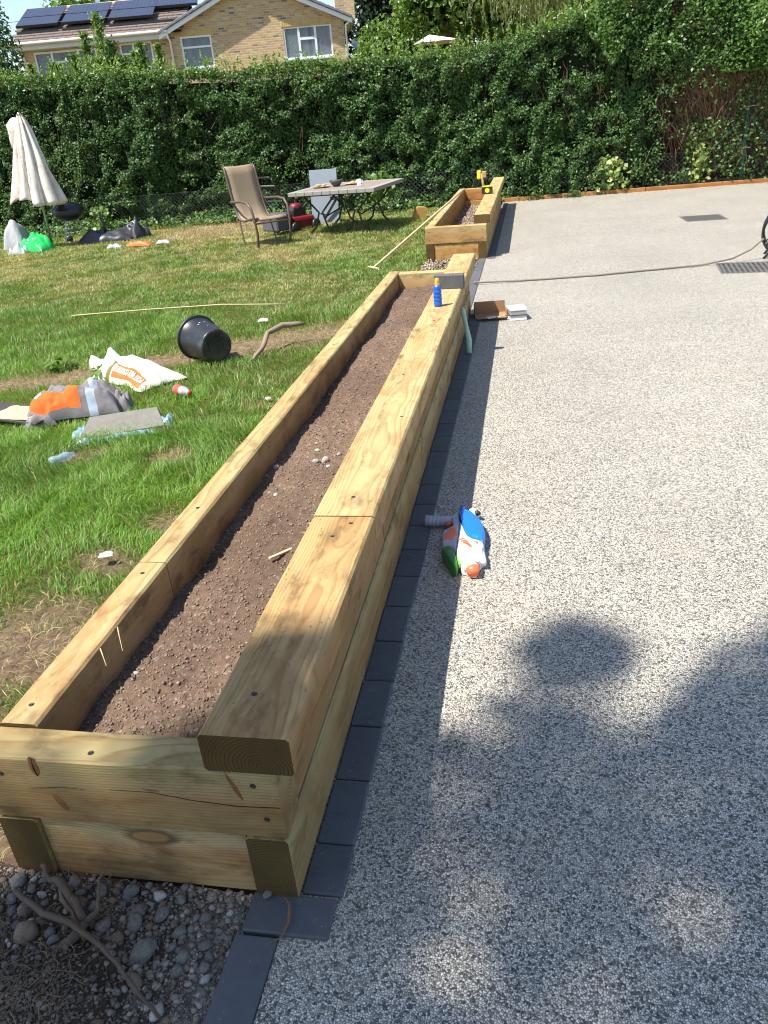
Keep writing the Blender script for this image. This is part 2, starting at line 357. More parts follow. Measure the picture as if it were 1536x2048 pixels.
# foreground dirt and rubble bank
gx = np.arange(-1.7, -.09, .012); gy = np.arange(-1.3, .02, .012); X, Y = np.meshgrid(gx, gy)
Z = .004+.05*np.exp(-((X+.52)**2+(Y+.33)**2)/.02)*(.5+vn(X, Y, 14, 37, 3))+.045*np.clip((-.25-X)*1.6, 0, 1)*vn(X, Y, 5, 31, 2)+.014*vn(X, Y, 26, 32, 3)-.02*np.clip((X+.2)*8, 0, 1)-.01
nx, ny = len(gx), len(gy); idx = np.arange(nx*ny).reshape(ny, nx)
F = np.stack([idx[:-1, :-1], idx[:-1, 1:], idx[1:, 1:], idx[1:, :-1]], -1).reshape(-1, 4)
def bank_mat():
    m = mat('rubble_dirt', .95, .1); t = NT(m); co = t.co(); sx = t.n('SeparateXYZ', {0: co})
    dark = t.mix(t.ramp(t.noise(co, 20, 6, .75), [(.35, 0), (.7, 1)]), (.06, .042, .030), (.15, .11, .078))
    sand = t.mix(t.ramp(t.noise(co, 50, 6, .8), [(.35, 0), (.65, 1)]), (.24, .215, .17), (.46, .42, .345))
    f = t.ramp(t.math('ADD', t.math('MULTIPLY', sx.outputs[0], 1.8), t.math('MULTIPLY', t.noise(co, 9, 5, .7), .9)), [(-.1 if False else 0, 0), (.14, 1)])
    c = t.mix(f, dark, sand); t.col(c); t.bump(t.noise(co, 160, 6, .8), 1, .008); return m
bank = link('rubble_bank', numesh('rubble_bank', np.stack([X, Y, Z], -1).reshape(-1, 3), F), bank_mat(), kind='structure', smooth=False)
bank_h = lambda x, y: float(.004+.05*np.exp(-((x+.52)**2+(y+.33)**2)/.02)*(.5+vn(x, y, 14, 37, 3))+.045*np.clip((-.25-x)*1.6, 0, 1)*vn(x, y, 5, 31, 2)+.014*vn(x, y, 26, 32, 3)-.02*np.clip((x+.2)*8, 0, 1)-.01)
def rock_mesh(seed, sub=2, rough=.25, sq=.65):
    import bmesh
    bm = bmesh.new(); bmesh.ops.create_icosphere(bm, subdivisions=sub, radius=1)
    r = random.Random(seed); o = Vector((r.uniform(0, 99), r.uniform(0, 99), 3)); s = (1, r.uniform(.65, .95), r.uniform(sq-.12, sq+.12))
    for v in bm.verts:
        d = 1+rough*(mnoise.noise(v.co*1.1+o)*1.3+mnoise.noise(v.co*2.6+o)*.5); v.co = Vector((v.co.x*d*s[0], v.co.y*d*s[1], v.co.z*d*s[2]))
    me = bpy.data.meshes.new('stone'); bm.to_mesh(me); bm.free(); me.shade_smooth(); return me
def stone_mat(name, a, b):
    m = mat(name, .85, .25); t = NT(m); co = t.co(); ri = t.n('ObjectInfo').outputs['Random']; p = t.vm('ADD', co, t.n('CombineXYZ', {0: t.math('MULTIPLY', ri, 60)}))
    c = t.mix(ri, a, b); c = t.mix(t.math('MULTIPLY', t.ramp(t.noise(p, 3.5, 6, .75), [(.35, 0), (.7, 1)]), .6), c, tuple(min(1, x*1.7+.04) for x in b)); c = t.mix(t.ramp(t.noise(p, 2, 3), [(.5, 0), (.8, .5)]), c, tuple(x*.4 for x in a))
    t.col(c); t.bump(t.noise(p, 9, 6, .75), .5, .15); return m
STONEA = stone_mat('grey_stone', (.11, .10, .088), (.22, .20, .17)); STONEB = stone_mat('brown_stone', (.13, .085, .055), (.24, .17, .11)); STONEC = stone_mat('pale_stone', (.30, .28, .24), (.44, .41, .36))
def rset(mm, n, s0, **k):
    out = []
    for i in range(n):
        me = rock_mesh(s0+i, **k); me.materials.append(mm); out.append(me)
    return out
ROCKS = rset(STONEA, 6, 1, rough=.32)+rset(STONEB, 3, 20, rough=.15, sub=2)+rset(STONEC, 3, 40, rough=.3)
big = [(-.365, -.072, .021, 0), (-.655, -.05, .017, 1), (-.60, -.165, .033, 6), (-.31, -.165, .034, 2), (-.155, -.205, .014, 9), (-.225, -.29, .019, 10), (-.385, -.145, .018, 7), (-.365, -.1, .024, 3), (-.43, -.12, .019, 4), (-.335, -.03, .02, 9),
       (-.25, -.11, .017, 0), (-.31, -.075, .019, 5), (-.41, -.03, .021, 3), (-.28, -.03, .016, 1), (-.52, -.075, .023, 6), (-.64, -.10, .024, 8), (-.70, -.04, .022, 0), (-.56, -.02, .018, 2), (-.30, -.235, .021, 8), (-.18, -.13, .016, 3), (-.22, -.165, .017, 0), (-.205, -.07, .015, 4), (-.48, -.035, .019, 5)]
pts = [(x, y, r, k) for x, y, r, k in big]
rr = random.Random(12)
while len(pts) < 240:
    x = rr.uniform(-1.1, -.13); y = rr.uniform(-.42, .0); r = rr.choice((.005, .006, .008, .008, .010, .012, .015))
    if x < -.36 and y < -.21-.04*math.sin(x*20) and rr.random() < .85: continue
    wgt = 1.0 if x > -.75 and y > -.2 else .25
    if rr.random() > wgt: continue
    if all((x-a)**2+(y-b)**2 > ((r+c)*.8)**2 for a, b, c, _ in pts): pts.append((x, y, r, rr.choice((0, 1, 2, 3, 4, 5, 0, 1, 2, 6, 7, 8, 9, 10))))
for x, y, r, k in pts:
    link('stone', ROCKS[k], None, bank, (x, y, bank_h(x, y)+r*.28), (rr.uniform(-.4, .4), rr.uniform(-.4, .4), rr.uniform(0, 6.3))).scale = (r, r, r)
# fine grit on the bank and on soil: one joined scatter each
def grit(name, P, S, mat_, parent=None, **k):
    b = np.array([(1, 0, 0), (-.4, .9, 0), (-.5, -.8, .1), (0, .1, .8), (.1, 0, -.6)]); fc = np.array([(0, 1, 3), (1, 2, 3), (2, 0, 3), (1, 0, 4), (2, 1, 4), (0, 2, 4)])
    n = len(P); a = rng.uniform(0, 6.28, n); ca, sa = np.cos(a), np.sin(a)
    J = b[None]*rng.uniform(.6, 1.4, (n, 5, 1))
    V = np.stack([J[..., 0]*ca[:, None]-J[..., 1]*sa[:, None], J[..., 0]*sa[:, None]+J[..., 1]*ca[:, None], J[..., 2]], -1)*S[:, None, None]+P[:, None]
    Fc = (fc[None]+np.arange(n)[:, None, None]*5).reshape(-1, 3)
    return link(name, numesh(name, V.reshape(-1, 3), Fc, np.repeat(rng.uniform(0, 1, n), 5)), mat_, parent, **k)
def tintmat(name, ramp, rough=.9):
    m = mat(name, rough, .15); t = NT(m); t.col(t.mix(.35, t.ramp(t.n('Attribute', attribute_name='tint').outputs[2], ramp), t.mix(t.noise(t.co(), 150, 4), (.05, .04, .03), (.4, .35, .28)), 'MIX')); return m
GRIT = tintmat('grit', [(0, (.07, .05, .035)), (.5, (.17, .14, .11)), (.8, (.33, .29, .23)), (1, (.52, .48, .40))])
n = 3500; gxx = rng.normal(-.52, .11, n); gyy = rng.normal(-.33, .08, n)
grit('soil_crumbs', np.stack([gxx, gyy, [bank_h(a, b)+.001 for a, b in zip(gxx, gyy)]], -1), rng.uniform(.002, .008, n)*1.0, tintmat('dark_crumb', [(0, (.05, .034, .024)), (.8, (.12, .085, .06)), (1, (.25, .2, .15))]), kind='stuff', label='dark earth crumbs of the soil clump at lower left')
n = 16000; gxx = rng.uniform(-1.2, -.10, n); gyy = rng.uniform(-.5, .0, n)
P = np.stack([gxx, gyy, .004+.045*np.clip((-.25-gxx)*1.6, 0, 1)*vn(gxx, gyy, 5, 31, 2)+.014*vn(gxx, gyy, 26, 32, 3)-.02*np.clip((gxx+.2)*8, 0, 1)-.009], -1)
grit('loose_grit', P, rng.uniform(.0015, .0055, n), GRIT, kind='stuff', label='loose grit and dry soil crumbs around the rubble')

small = MB(); rmv = [rock_mesh(70+k, 1, .45) for k in range(5)]; VV = []; FF = []; bi = 0; TT = []
for i in range(2600):
    x = rr.uniform(-1.1, -.115); y = rr.uniform(-.45, .012)
    if rr.random() > (1.0 if x > -.42 else .3): continue
    if x < -.36 and y < -.20 and rr.random() < .7: continue
    me = rmv[i % 5]; s_ = rr.choice((.003, .004, .005, .006, .008, .0095)); a = rr.uniform(0, 6.28); c_, d_ = math.cos(a), math.sin(a)
    co_ = np.array([v.co for v in me.vertices]); co_ = np.stack([co_[:, 0]*c_-co_[:, 1]*d_, co_[:, 0]*d_+co_[:, 1]*c_, co_[:, 2]], -1)*s_+[x, y, bank_h(x, y)+s_*.25]
    VV.append(co_); FF.append(np.array([p.vertices[:] for p in me.polygons])+bi); bi += len(co_); TT.append(np.full(len(co_), rr.random()**1.2*(.75 if x < -.35 else 1)))
link('small_stones', numesh('small_stones', np.concatenate(VV), np.concatenate(FF), np.concatenate(TT)), tintmat('small_stone', [(0, (.08, .06, .042)), (.5, (.20, .17, .135)), (.85, (.32, .285, .23)), (1, (.44, .39, .32))]), bank, kind='stuff')

# ------------------------------------------------------------------ kerb of charcoal blocks
kerb = empty('kerb', kind='structure')
def block_mesh(l, wd=.1, h=.05, b=.004):
    me = MB().box(0, wd, 0, l, -h, 0, bev=b).mesh('paver'); me.materials.append(PAVER); return me
full = block_mesh(.205, .099); half = block_mesh(.141, .099); kr = random.Random(3)
joints = [(.017, half)]+[(.163+.2125*i, full) for i in range(72) if .163+.2125*i < 15.2]
for y, me in joints:
    if 5.9 < y < 8.75: continue
    o = link('paver', me, None, kerb, (.003+kr.uniform(-.001, .001), y, .010+kr.uniform(-.0015, .0015)), (kr.uniform(-.006, .006), kr.uniform(-.01, .01), kr.uniform(-.008, .008)))
cross = block_mesh(.2, .1)
link('paver', cross, None, kerb, (.091, -.092, .011), (0, 0, R(90)))
for i in range(4): link('paver', full, None, kerb, (-.121+kr.uniform(-.001, .001), -.305-.2125*i, .010), (0, kr.uniform(-.01, .01), kr.uniform(-.008, .008)))
# the open strip between the beds: one more row on the planter side
for i in range(13): link('paver', full, None, kerb, (-.109+.001*(i % 2), 6.14+.2125*i, .009+kr.uniform(-.001, .001)), (0, 0, kr.uniform(-.008, .008)))

# ------------------------------------------------------------------ raised beds of sleepers
SCREW = MB().lathe([(.0001, .0012), (.0035, .0012), (.0055, .0025), (.0058, 0), (.0075, -.0004), (.0105, .0003)], 12, Matrix.Scale(.68, 4)).mesh('screw'); SCREW.materials.append(STEEL)
sr = random.Random(11)
def sleeper(parent, x0, x1, y0, y1, z0, z1, tint=(1, 1, 1), along='y', green=0, label=None, endg=1):
    """a sleeper whose length is its local X"""
    L = (y1-y0) if along == 'y' else (x1-x0); Wd = (x1-x0) if along == 'y' else (y1-y0); H = z1-z0
    n = max(2, int(L/.12)); b = .007; prof = [(-Wd/2+b, -H/2), (Wd/2-b, -H/2), (Wd/2, -H/2+b), (Wd/2, H/2-b), (Wd/2-b, H/2), (-Wd/2+b, H/2), (-Wd/2, H/2-b), (-Wd/2, -H/2+b)]
    v = []; f = []; ox = sr.uniform(0, 50)
    for i in range(n+1):
        x = -L/2+L*i/n
        for j, (yy, zz) in enumerate(prof):
            e = .0022*mnoise.noise(Vector((x*2.5+ox, j*3.1, 0)))*(0 if i in (0, n) else 1)
            v.append((x, yy*(1+e*6), zz+e))
    for i in range(n):
        for j in range(8): f.append((i*8+j, i*8+(j+1) % 8, (i+1)*8+(j+1) % 8, (i+1)*8+j))
    f.append(tuple(range(8))[::-1]); f.append(tuple(n*8+j for j in range(8)))
    mb = MB().add(v, f)
    o = mb.build('sleeper', WOOD, parent, loc=((x0+x1)/2, (y0+y1)/2, (z0+z1)/2), rot=(0, 0, R(90) if along == 'y' else 0))
    o.color = (*tint, endg)
    if label: o['label'] = label
    return o
def screw(parent, world, normal):
    o = link('screw', SCREW, None, parent)
    pm = Matrix.Translation(parent.location) @ parent.rotation_euler.to_matrix().to_4x4()
    base = (parent.parent.location if parent.parent else Vector((0, 0, 0)))
    o.matrix_local = (Matrix.Translation(base) @ pm).inverted() @ (Matrix.Translation(world) @ Vector(normal).to_track_quat('Z', 'Y').to_matrix().to_4x4())
    return o
bed = empty('raised_bed', label='long near raised bed of stacked timber sleepers full of brown soil', cat='raised bed', group='timber raised beds along the drive')
E1 = .003; XL = -.722
# end board low, driveway side low course, left low course
sleeper(bed, XL+.1+E1, -.1-E1, .012, .098, .0, .2-E1, (.95, .93, .86), 'x')
for a, b, t in ((0, 2.4, (.98, .92, .78)), (2.404, 4.8, (.92, .9, .82)), (4.804, 5.99, (1, .95, .85))): sleeper(bed, -.1, 0, a, b, .0, .2-E1, t)
for a, b, t in ((0, 2.4, (.80, .74, .6)), (2.404, 4.8, (1, 1, 1)), (4.804, 5.99, (1, 1, 1))): sleeper(bed, XL, XL+.1, a, b, .0, .2-E1, t)
eb = sleeper(bed, XL, 0, 0, .1, .2, .4-E1, (.84, .78, .66), 'x', endg=.05)
for a, b, t in ((.103, 1.35, (.86, .80, .66)), (1.356, 3.75, (.74, .68, .54)), (3.756, 5.99, (.9, .85, .7))): sleeper(bed, -.105, -.006, a, b, .204, .397, t)
lw = [sleeper(bed, XL, XL+.1, a, b, .2, .4, t) for a, b, t in ((.103, .856, (.98, .85, .76)), (.859, 3.26, (.90, .85, .76)), (3.263, 5.66, (.94, .9, .8)), (5.663, 5.99, (1, 1, .92)))]
sleeper(bed, XL+.1+E1, -.1-E1, 5.89, 5.988, .2, .396, (1.1, 1.05, .95), 'x'); sleeper(bed, XL+.1+E1, -.1-E1, 5.89, 5.988, .0, .197, (1.05, 1, .9), 'x')
c1 = sleeper(bed, -.155, .045, -.003, .990, .4, .5, (.98, .83, .66)); c2 = sleeper(bed, -.155, .045, .993, 3.45, .4, .502, (1.04, .97, .84)); c3 = sleeper(bed, -.153, .045, 3.453, 6.12, .4, .5, (1.06, 1.0, .87))
for wld in ((-.072, .132, .5005), (-.06, .86, .5005), (-.02, .945, .5005)): screw(c1, wld, (0, 0, 1))
for wld in ((-.05, 1.13, .5025), (.0, 1.9, .5025), (-.08, 2.5, .5025), (.01, 2.9, .5025)): screw(c2, wld, (0, 0, 1))
for wld in ((-.05, 3.6, .5005), (-.02, 5.0, .5005)): screw(c3, wld, (0, 0, 1))
for wld in ((-.675, .17, .4005), (-.672, .79, .4005)): screw(lw[0], wld, (0, 0, 1))
screw(lw[1], (-.67, 1.25, .4005), (0, 0, 1)); screw(lw[2], (-.67, 3.5, .4005), (0, 0, 1))
for wld in ((-.055, -.0005, .36), (-.038, -.0005, .262), (-.665, -.0005, .345)): screw(eb, wld, (0, -1, 0))
screw(eb, (-.44, .028, .3975), (0, 0, 1))
# knots and shakes of the near end board, set into its face
KNOT = simple('red_knot', (.20, .085, .035), .7, .3, var=.35, scale=60); CRACK = simple('dark_shake', (.055, .028, .015), .9, .1)
def on_eb(name, mb, m_):
    o = mb.build(name, m_, eb, True); o.matrix_local = (Matrix.Translation(eb.location) @ eb.rotation_euler.to_matrix().to_4x4()).inverted(); return o
def disc(cx, cz, a, b, rot, d=-.0012):
    n = 22; v = [(cx, d-.0006, cz)]
    for rr_, dd in ((.55, d-.0004), (1, .0002)):
        for i in range(n): t = 6.283*i/n; k = rr_*(1+.1*mnoise.noise(Vector((math.cos(t)*2, math.sin(t)*2, cx*9)))); x, z = a*math.cos(t)*k, b*math.sin(t)*k; v.append((cx+x*math.cos(rot)-z*math.sin(rot), dd, cz+x*math.sin(rot)+z*math.cos(rot)))
    f = [(0, 1+i, 1+(i+1) % n) for i in range(n)]+[(1+i, 1+n+i, 1+n+(i+1) % n, 1+(i+1) % n) for i in range(n)]
    return MB().add(v, f)
on_eb('knot', disc(-.572, .372, .013, .030, .05), KNOT); on_eb('knot', disc(-.535, .265, .011, .030, .45), KNOT); on_eb('knot', disc(-.098, .352, .006, .042, .35), KNOT); on_eb('knot', disc(-.30, .326, .022, .003, -.1), KNOT)
on_eb('shake', MB().tube([(-.40, -.0001, .318), (-.30, -.0001, .319), (-.2, -.0001, .303), (-.1, -.0001, .296), (-.002, -.0001, .30)], [.0006, .0010, .0013, .0016, .0014], 5), CRACK)
on_eb('shake', MB().tube([(-.60, -.0001, .305), (-.555, -.0001, .31), (-.52, -.0001, .315), (-.46, -.0001, .312)], [.0006, .0012, .001, .0004], 5), CRACK)
on_eb('shake', MB().tube([(-.572, -.0008, .398), (-.573, -.0022, .37), (-.571, -.0008, .345)], [.0008, .0018, .0008], 5), CRACK)
# soil inside
def soil(name, x0, x1, y0, y1, hf, step, mat_, ncl, cs, parent=None, **k):
    gx = np.arange(x0, x1+step, step); gy = np.arange(y0, y1+step, step); X, Y = np.meshgrid(gx, gy)
    Z = hf(X, Y); nx, ny = len(gx), len(gy); idx = np.arange(nx*ny).reshape(ny, nx)
    F = np.stack([idx[:-1, :-1], idx[:-1, 1:], idx[1:, 1:], idx[1:, :-1]], -1).reshape(-1, 4)
    X = X+(vn(X, Y, 60, 1)-.5)*step; o = link(name, numesh(name, np.stack([X, Y, Z], -1).reshape(-1, 3), F), mat_, parent, smooth=True, **k)
    xx = rng.uniform(x0, x1, ncl); yy = y0+(y1-y0)*rng.uniform(0, 1, ncl)**1.5; S = cs[0]+(cs[1]-cs[0])*rng.uniform(0, 1, ncl)**4
    return o, np.stack([xx, yy, hf(xx, yy)+S*.15], -1), S
def hsoil(x, y):
    e = np.clip((x+.62)*6, 0, 1)
    return .215+.075*vn(x*.6, y, 1.9, 50, 2)*e+.05*(1-np.clip((x+.60)*5, 0, 1))*vn(x*0, y, 2.6, 58, 2)+.022*vn(x, y, 9, 51, 2)+.014*vn(x, y, 34, 52, 2)+.006*vn(x, y, 110, 53, 1)+.015*np.clip((x+.5)*3, 0, 1)-.02*(1-e)*vn(x, y, 4, 57)
CLOD = tintmat('soil_clod', [(0, (.13, .082, .057)), (.7, (.22, .148, .104)), (.96, (.26, .18, .13)), (1, (.42, .33, .25))])
CLOD.node_tree.nodes['Mix'].inputs[0].default_value = .2
so_, P, S = soil('soil', XL+.1, -.1, .1, 5.89, hsoil, .0075, SOIL, 20000, (.002, .0085), kind='stuff', label='brown crumbly topsoil filling the near raised bed')
ob = grit('soil_clods', P, S, CLOD, so_, kind='stuff')
for i, (x, y, s) in enumerate(((-.42, 1.98, .018), (-.38, 2.0, .022), (-.35, 1.93, .014), (-.44, 2.1, .014), (-.58, 1.9, .015), (-.5, 1.62, .012), (-.56, .45, .010), (-.33, 2.06, .012), (-.47, 2.2, .010))):
    o = link('stone', ROCKS[9+i % 3], None, so_, (x, y, float(hsoil(x, y))+s*.3), (0, 0, i)); o.scale = (s, s, s)
MB().box(-.065, .065, -.005, .005, 0, .006).build('wood_sliver', PALEWOOD, loc=(-.318, 1.115, float(hsoil(-.32, 1.11))+.008), rot=(.1, .1, R(58)),
    label='thin pale wood offcut lying on the bed soil', cat='wood offcut')
# second bed
X2 = 0.003; XM = X2-.75; G = 8.93
bed2 = empty('raised_bed', label='far shorter raised bed beside the hedge, half empty, yellow tools on its cap', cat='raised bed', group='timber raised beds along the drive')
sleeper(bed2, XM+.1+E1, X2-.1-E1, G+.012, G+.098, 0, .197, (1.15, .95, .65), 'x')
e2 = sleeper(bed2, XM, X2, G, G+.1, .2, .4, (1.05, .98, .82), 'x')
for wld in ((-.70, G-.0005, .345), (-.70, G-.0005, .25), (-.05, G-.0005, .345), (-.05, G-.0005, .25)): screw(e2, wld, (0, -1, 0))
for a, b in ((G, 11.3), (11.304, 13.7), (13.704, 14.25)):
    sleeper(bed2, X2-.1, X2, a, b, 0, .197, (1, .93, .75)); sleeper(bed2, XM, XM+.1, a, b, 0, .197, (.85, .75, .5))
for a, b in ((G+.103, 12.3), (12.304, 14.25)):
    sleeper(bed2, X2-.1, X2, a, b, .2, .397, (1.1, .98, .8)); sleeper(bed2, XM, XM+.1, a, b, .2, .4, (1.05, 1, .85))
for z0 in (0, .2): sleeper(bed2, XM+.1+E1, X2-.1-E1, 14.15, 14.248, z0, z0+.197, (1.15, .88, .58), 'x')
sleeper(bed2, -.155, .045, 9.055, 11.45, .4, .5, (1.08, 1.0, .82)); sleeper(bed2, -.157, .043, 11.453, 13.85, .4, .5, (1.05, 1.02, .85)); sleeper(bed2, -.155, .045, 13.853, 14.98, .4, .5, (1.1, 1.05, .9))
hs2 = lambda x, y: .07+.06*vn(x, y, 2, 71, 2)+.02*vn(x, y, 20, 72, 2)
s2, P, S = soil('soil', XM+.1, X2-.1, G+.1, 14.15, hs2, .02, SOIL, 2500, (.006, .02), kind='stuff', label='dark soil with pale chippings low inside the far raised bed')
WOODCHIP = tintmat('woodchip', [(0, (.12, .07, .045)), (.5, (.26, .19, .13)), (1, (.55, .48, .40))])
grit('chippings', P, S*1.6, WOODCHIP, s2, kind='stuff')
n = 2600; xx = rng.uniform(XM, -.1, n); yy = rng.uniform(6.1, 8.9, n); k = yy > 7.9+.5*rng.uniform(0, 1, n); xx, yy = xx[k], yy[k]
grit('bark_chippings', np.stack([xx, yy, .006+.02*rng.uniform(0, 1, len(xx))], -1), rng.uniform(.008, .022, len(xx)), WOODCHIP, kind='stuff', label='brown bark chippings between the two raised beds')
# timber edging at the end of the drive
edg = empty('timber_edging', label='low brown timber edging between the driveway end and the hedge', cat='edging')
for a, b in (((-.01, 15.47), (2.705, 15.645)), ((2.715, 15.645), (8.2, 16.0))):
    v = Vector((b[0]-a[0], b[1]-a[1], 0)); L = v.length
    mb = MB().box(-L/2, L/2, 0, .05, -.05, .075, bev=.004); o = mb.build('board', OLDWOOD, edg, loc=((a[0]+b[0])/2, (a[1]+b[1])/2, 0), rot=(0, 0, math.atan2(v.y, v.x)))
    o.color = (1.35, 1.2, 1.0, 1)

# ------------------------------------------------------------------ grass
def edge_x(y): return -.84-.667*(y-.09)-.7-.05*y
GV = []; GT = []; GF = []; base_i = 0
def blades(n, y0, y1, wd, h0, h1, seed):
    global base_i
    y = rng.uniform(y0, y1, n); xr = np.where(y < 6.1, XL-.003, np.where(y < G, -.22, XM-.003)); xl = edge_x(y)
    wmax = (xr-xl).max(); x = xr-rng.uniform(0, 1, n)*wmax; k = x > xl; x, y = x[k], y[k]
    cl = vn(x, y, 14, seed, 2); b = bare(x, y); keep = (rng.uniform(0, 1, len(x)) < np.clip(1.05-b*1.12, 0.02, 1)*(.45+.75*cl)); 
    keep &= ~((y > 7.7) & (y < G) & (x > XM) & (rng.uniform(0, 1, len(x)) < .93))
    x, y, b, cl = x[keep], y[keep], b[keep], cl[keep]; n = len(x)
    far = np.clip((y-5)/6, 0, 1)
    g = vn(x, y, .9, 21, 3)*.8+vn(x, y, 5, 22, 2)*.45-.2
    tint = np.clip(.97-.42*far+(g-.5)*1.0-.55*b+rng.normal(0, .13, n)-.10*np.clip((y-3)/3, 0, 1), 0, 1)
    tint = np.where(rng.uniform(0, 1, n) < .08+.10*far, rng.uniform(0, .25, n), tint)
    tint = np.clip(tint+.07*np.sin((x*.85+y*.5)*7)*far+.16*(vn(x, y, 2.2, 27, 2)-.5)*2, 0, 1)
    lush = np.clip(vn(x, y, 1.3, 23, 2)*1.5-.3, 0, 1)
    h = (h0+(h1-h0)*lush)*rng.uniform(.55, 1.25, n)*(1-.55*b)
    edge = np.clip(1-(XL-x)/.12, 0, 1)*(y < 6); h *= 1+.5*edge
    near_t = np.exp(-((x+2.5)**2+(y-12.6)**2)/1.2); h *= 1+1.2*near_t
    a = rng.uniform(0, 6.283, n); lean = rng.uniform(.15, 1.0, n)*(1+.3*cl); la = vn(x, y, 3, 24)*12+rng.normal(0, .9, n)
    dx, dy = np.cos(la)*lean, np.sin(la)*lean; sx, sy = np.cos(a)*wd/2, np.sin(a)*wd/2; z = np.full(n, -.012)
    B0 = np.stack([x-sx, y-sy, z], -1); B1 = np.stack([x+sx, y+sy, z], -1)
    M0 = np.stack([x-sx*.8+dx*h*.32, y-sy*.8+dy*h*.32, z+h*.62], -1); M1 = np.stack([x+sx*.8+dx*h*.32, y+sy*.8+dy*h*.32, z+h*.62], -1)
    T = np.stack([x+dx*h*.95, y+dy*h*.95, z+h*(1.02-.25*lean)], -1)
    V = np.stack([B0, B1, M0, M1, T], 1).reshape(-1, 3); i = np.arange(n)[:, None]*5+base_i
    GV.append(V); GT.append(np.repeat(tint, 5)); base_i += len(V)
    GF.append(np.concatenate([i+[[0, 1, 3]], i+[[0, 3, 2]], i+[[2, 3, 4]]], 1).reshape(-1, 3))
blades(105000, .1, 3.2, .0040, .035, .105, 1)
blades(105000, 3.2, 7, .0055, .03, .085, 2)
blades(120000, 7, 11, .0085, .03, .055, 3)
blades(125000, 11, 15.5, .012, .035, .065, 4)
gm = numesh('grass', np.concatenate(GV), np.concatenate(GF), np.concatenate(GT))
link('grass', gm, GRASS, kind='stuff', label='uneven green and straw coloured lawn grass beside the raised beds')
# dry straw lying on the bare patches
n = 5200; px = rng.uniform(-3.9, -.75, n*6); py = rng.uniform(.0, 6.2, n*6); k = (rng.uniform(0, 1, n*6) < bare(px, py)*.9) & (px > edge_x(py)) & (px < XL); px, py = px[k][:n], py[k][:n]; n = len(px)
Pn = np.stack([px, py, np.full(n, .004)], -1)+rng.uniform(0, .012, (n, 1))*[0, 0, 1]
link('dead_straw', leafmesh('dead_straw', Pn, np.tile([0, 0, 1.], (n, 1)), .05, .055, .25, tint=rng.uniform(0, .3, n)), GRASS, kind='stuff', label='dead straw and clippings on the bare patches of lawn')
# ------------------------------------------------------------------ shade tree behind the viewer (its crown shades the near drive)
def shade_p(x, y):
    e = np.interp(x, [-1.2, -.7, -.45, -.2, .2, .35, .5, .9, 1.15, 1.4, 2.2, 4], [-.1, .02, .2, .34, .62, .60, .74, .80, 1.12, 1.3, 1.35, 1.2])
    e = e+(vn(x, y, 2.5, 81, 2)-.5)*.12
    p = np.clip((e+.04-y)/.22, 0, 1)**1.3
    p = p*np.where(x > .25, np.clip(.44+.7*(vn(x, y, 3.4, 83, 3)-.5)+.55*np.clip(x-.8, 0, 1)*np.clip(y+.3, 0, 1), .27, 1), 1)
    p = np.maximum(p, .5*(np.hypot((x-.67), (y-1.0)*1.0) < .11+.16*vn(x, y, 6, 85, 2)))
    for cx, cy, rr in ((-.5, .1, .05), (-.24, .19, .12), (-.34, .12, .07), (-.62, -.02, .06), (-.16, .04, .055), (.33, .40, .05), (.45, .45, .04)): p = p*(1-.8*(np.hypot(x-cx, y-cy) < rr))
    return p
n = 42000; gx = rng.uniform(-2.6, 4.2, n); gy = rng.uniform(-3.2, 1.6, n); k = rng.uniform(0, 1, n) < shade_p(gx, gy)*np.where(gy > -.6, 1, .55); gx, gy = gx[k], gy[k]
d = rng.uniform(13, 18, len(gx)); P = np.stack([gx, gy, np.zeros_like(gx)], -1)+d[:, None]*np.array(SUN)
shade = empty('garden_tree', (-6.6, -6.4, 0), label='tall leafy tree behind the viewer shading the near drive', cat='tree')
shade.location = (-9.0, -8.2, 0)
pl = P-np.array(shade.location)
link('crown', leafmesh('crown', pl, np.tile(np.array(SUN), (len(pl), 1)), .15, .62, .8), BRIGHT, shade)
mb = MB().tube([(0, 0, -.1), (.1, .1, 2.5), (.3, .4, 5.5), (.9, 1.0, 8.2), (2.0, 2.0, 12.0)], [.3, .26, .22, .16, .08], 10)
for a, b in (((.3, .4, 5.5), (2.2, 1.4, 8.6)), ((.9, 1.0, 8.2), (2.2, 2.8, 9.8)), ((.2, .3, 4.5), (-1.4, 1.2, 7.6)), ((.9, 1, 8.2), (.3, 1.6, 10.6))): mb.tube([a, (Vector(a)+Vector(b))/2+Vector((0, 0, .3)), b], [.09, .06, .025], 6)
mb.build('trunk', TWIG, shade, smooth=True)
kk = rng.uniform(0, 1, 9000); Pc = rng.normal(size=(9000, 3))*[1.2, 1.2, .9]+[.6, .9, 12.2]; wpos = Pc+np.array(shade.location)
gxy = wpos[:, :2]-np.outer(wpos[:, 2]/SUN.z, np.array([SUN.x, SUN.y])); keepc = gxy[:, 1] < -.9
link('crown', leafmesh('crown', Pc[keepc], np.tile([0, 0, 1.], (keepc.sum(), 1)), .14, .6, 1.2), BRIGHT, shade)

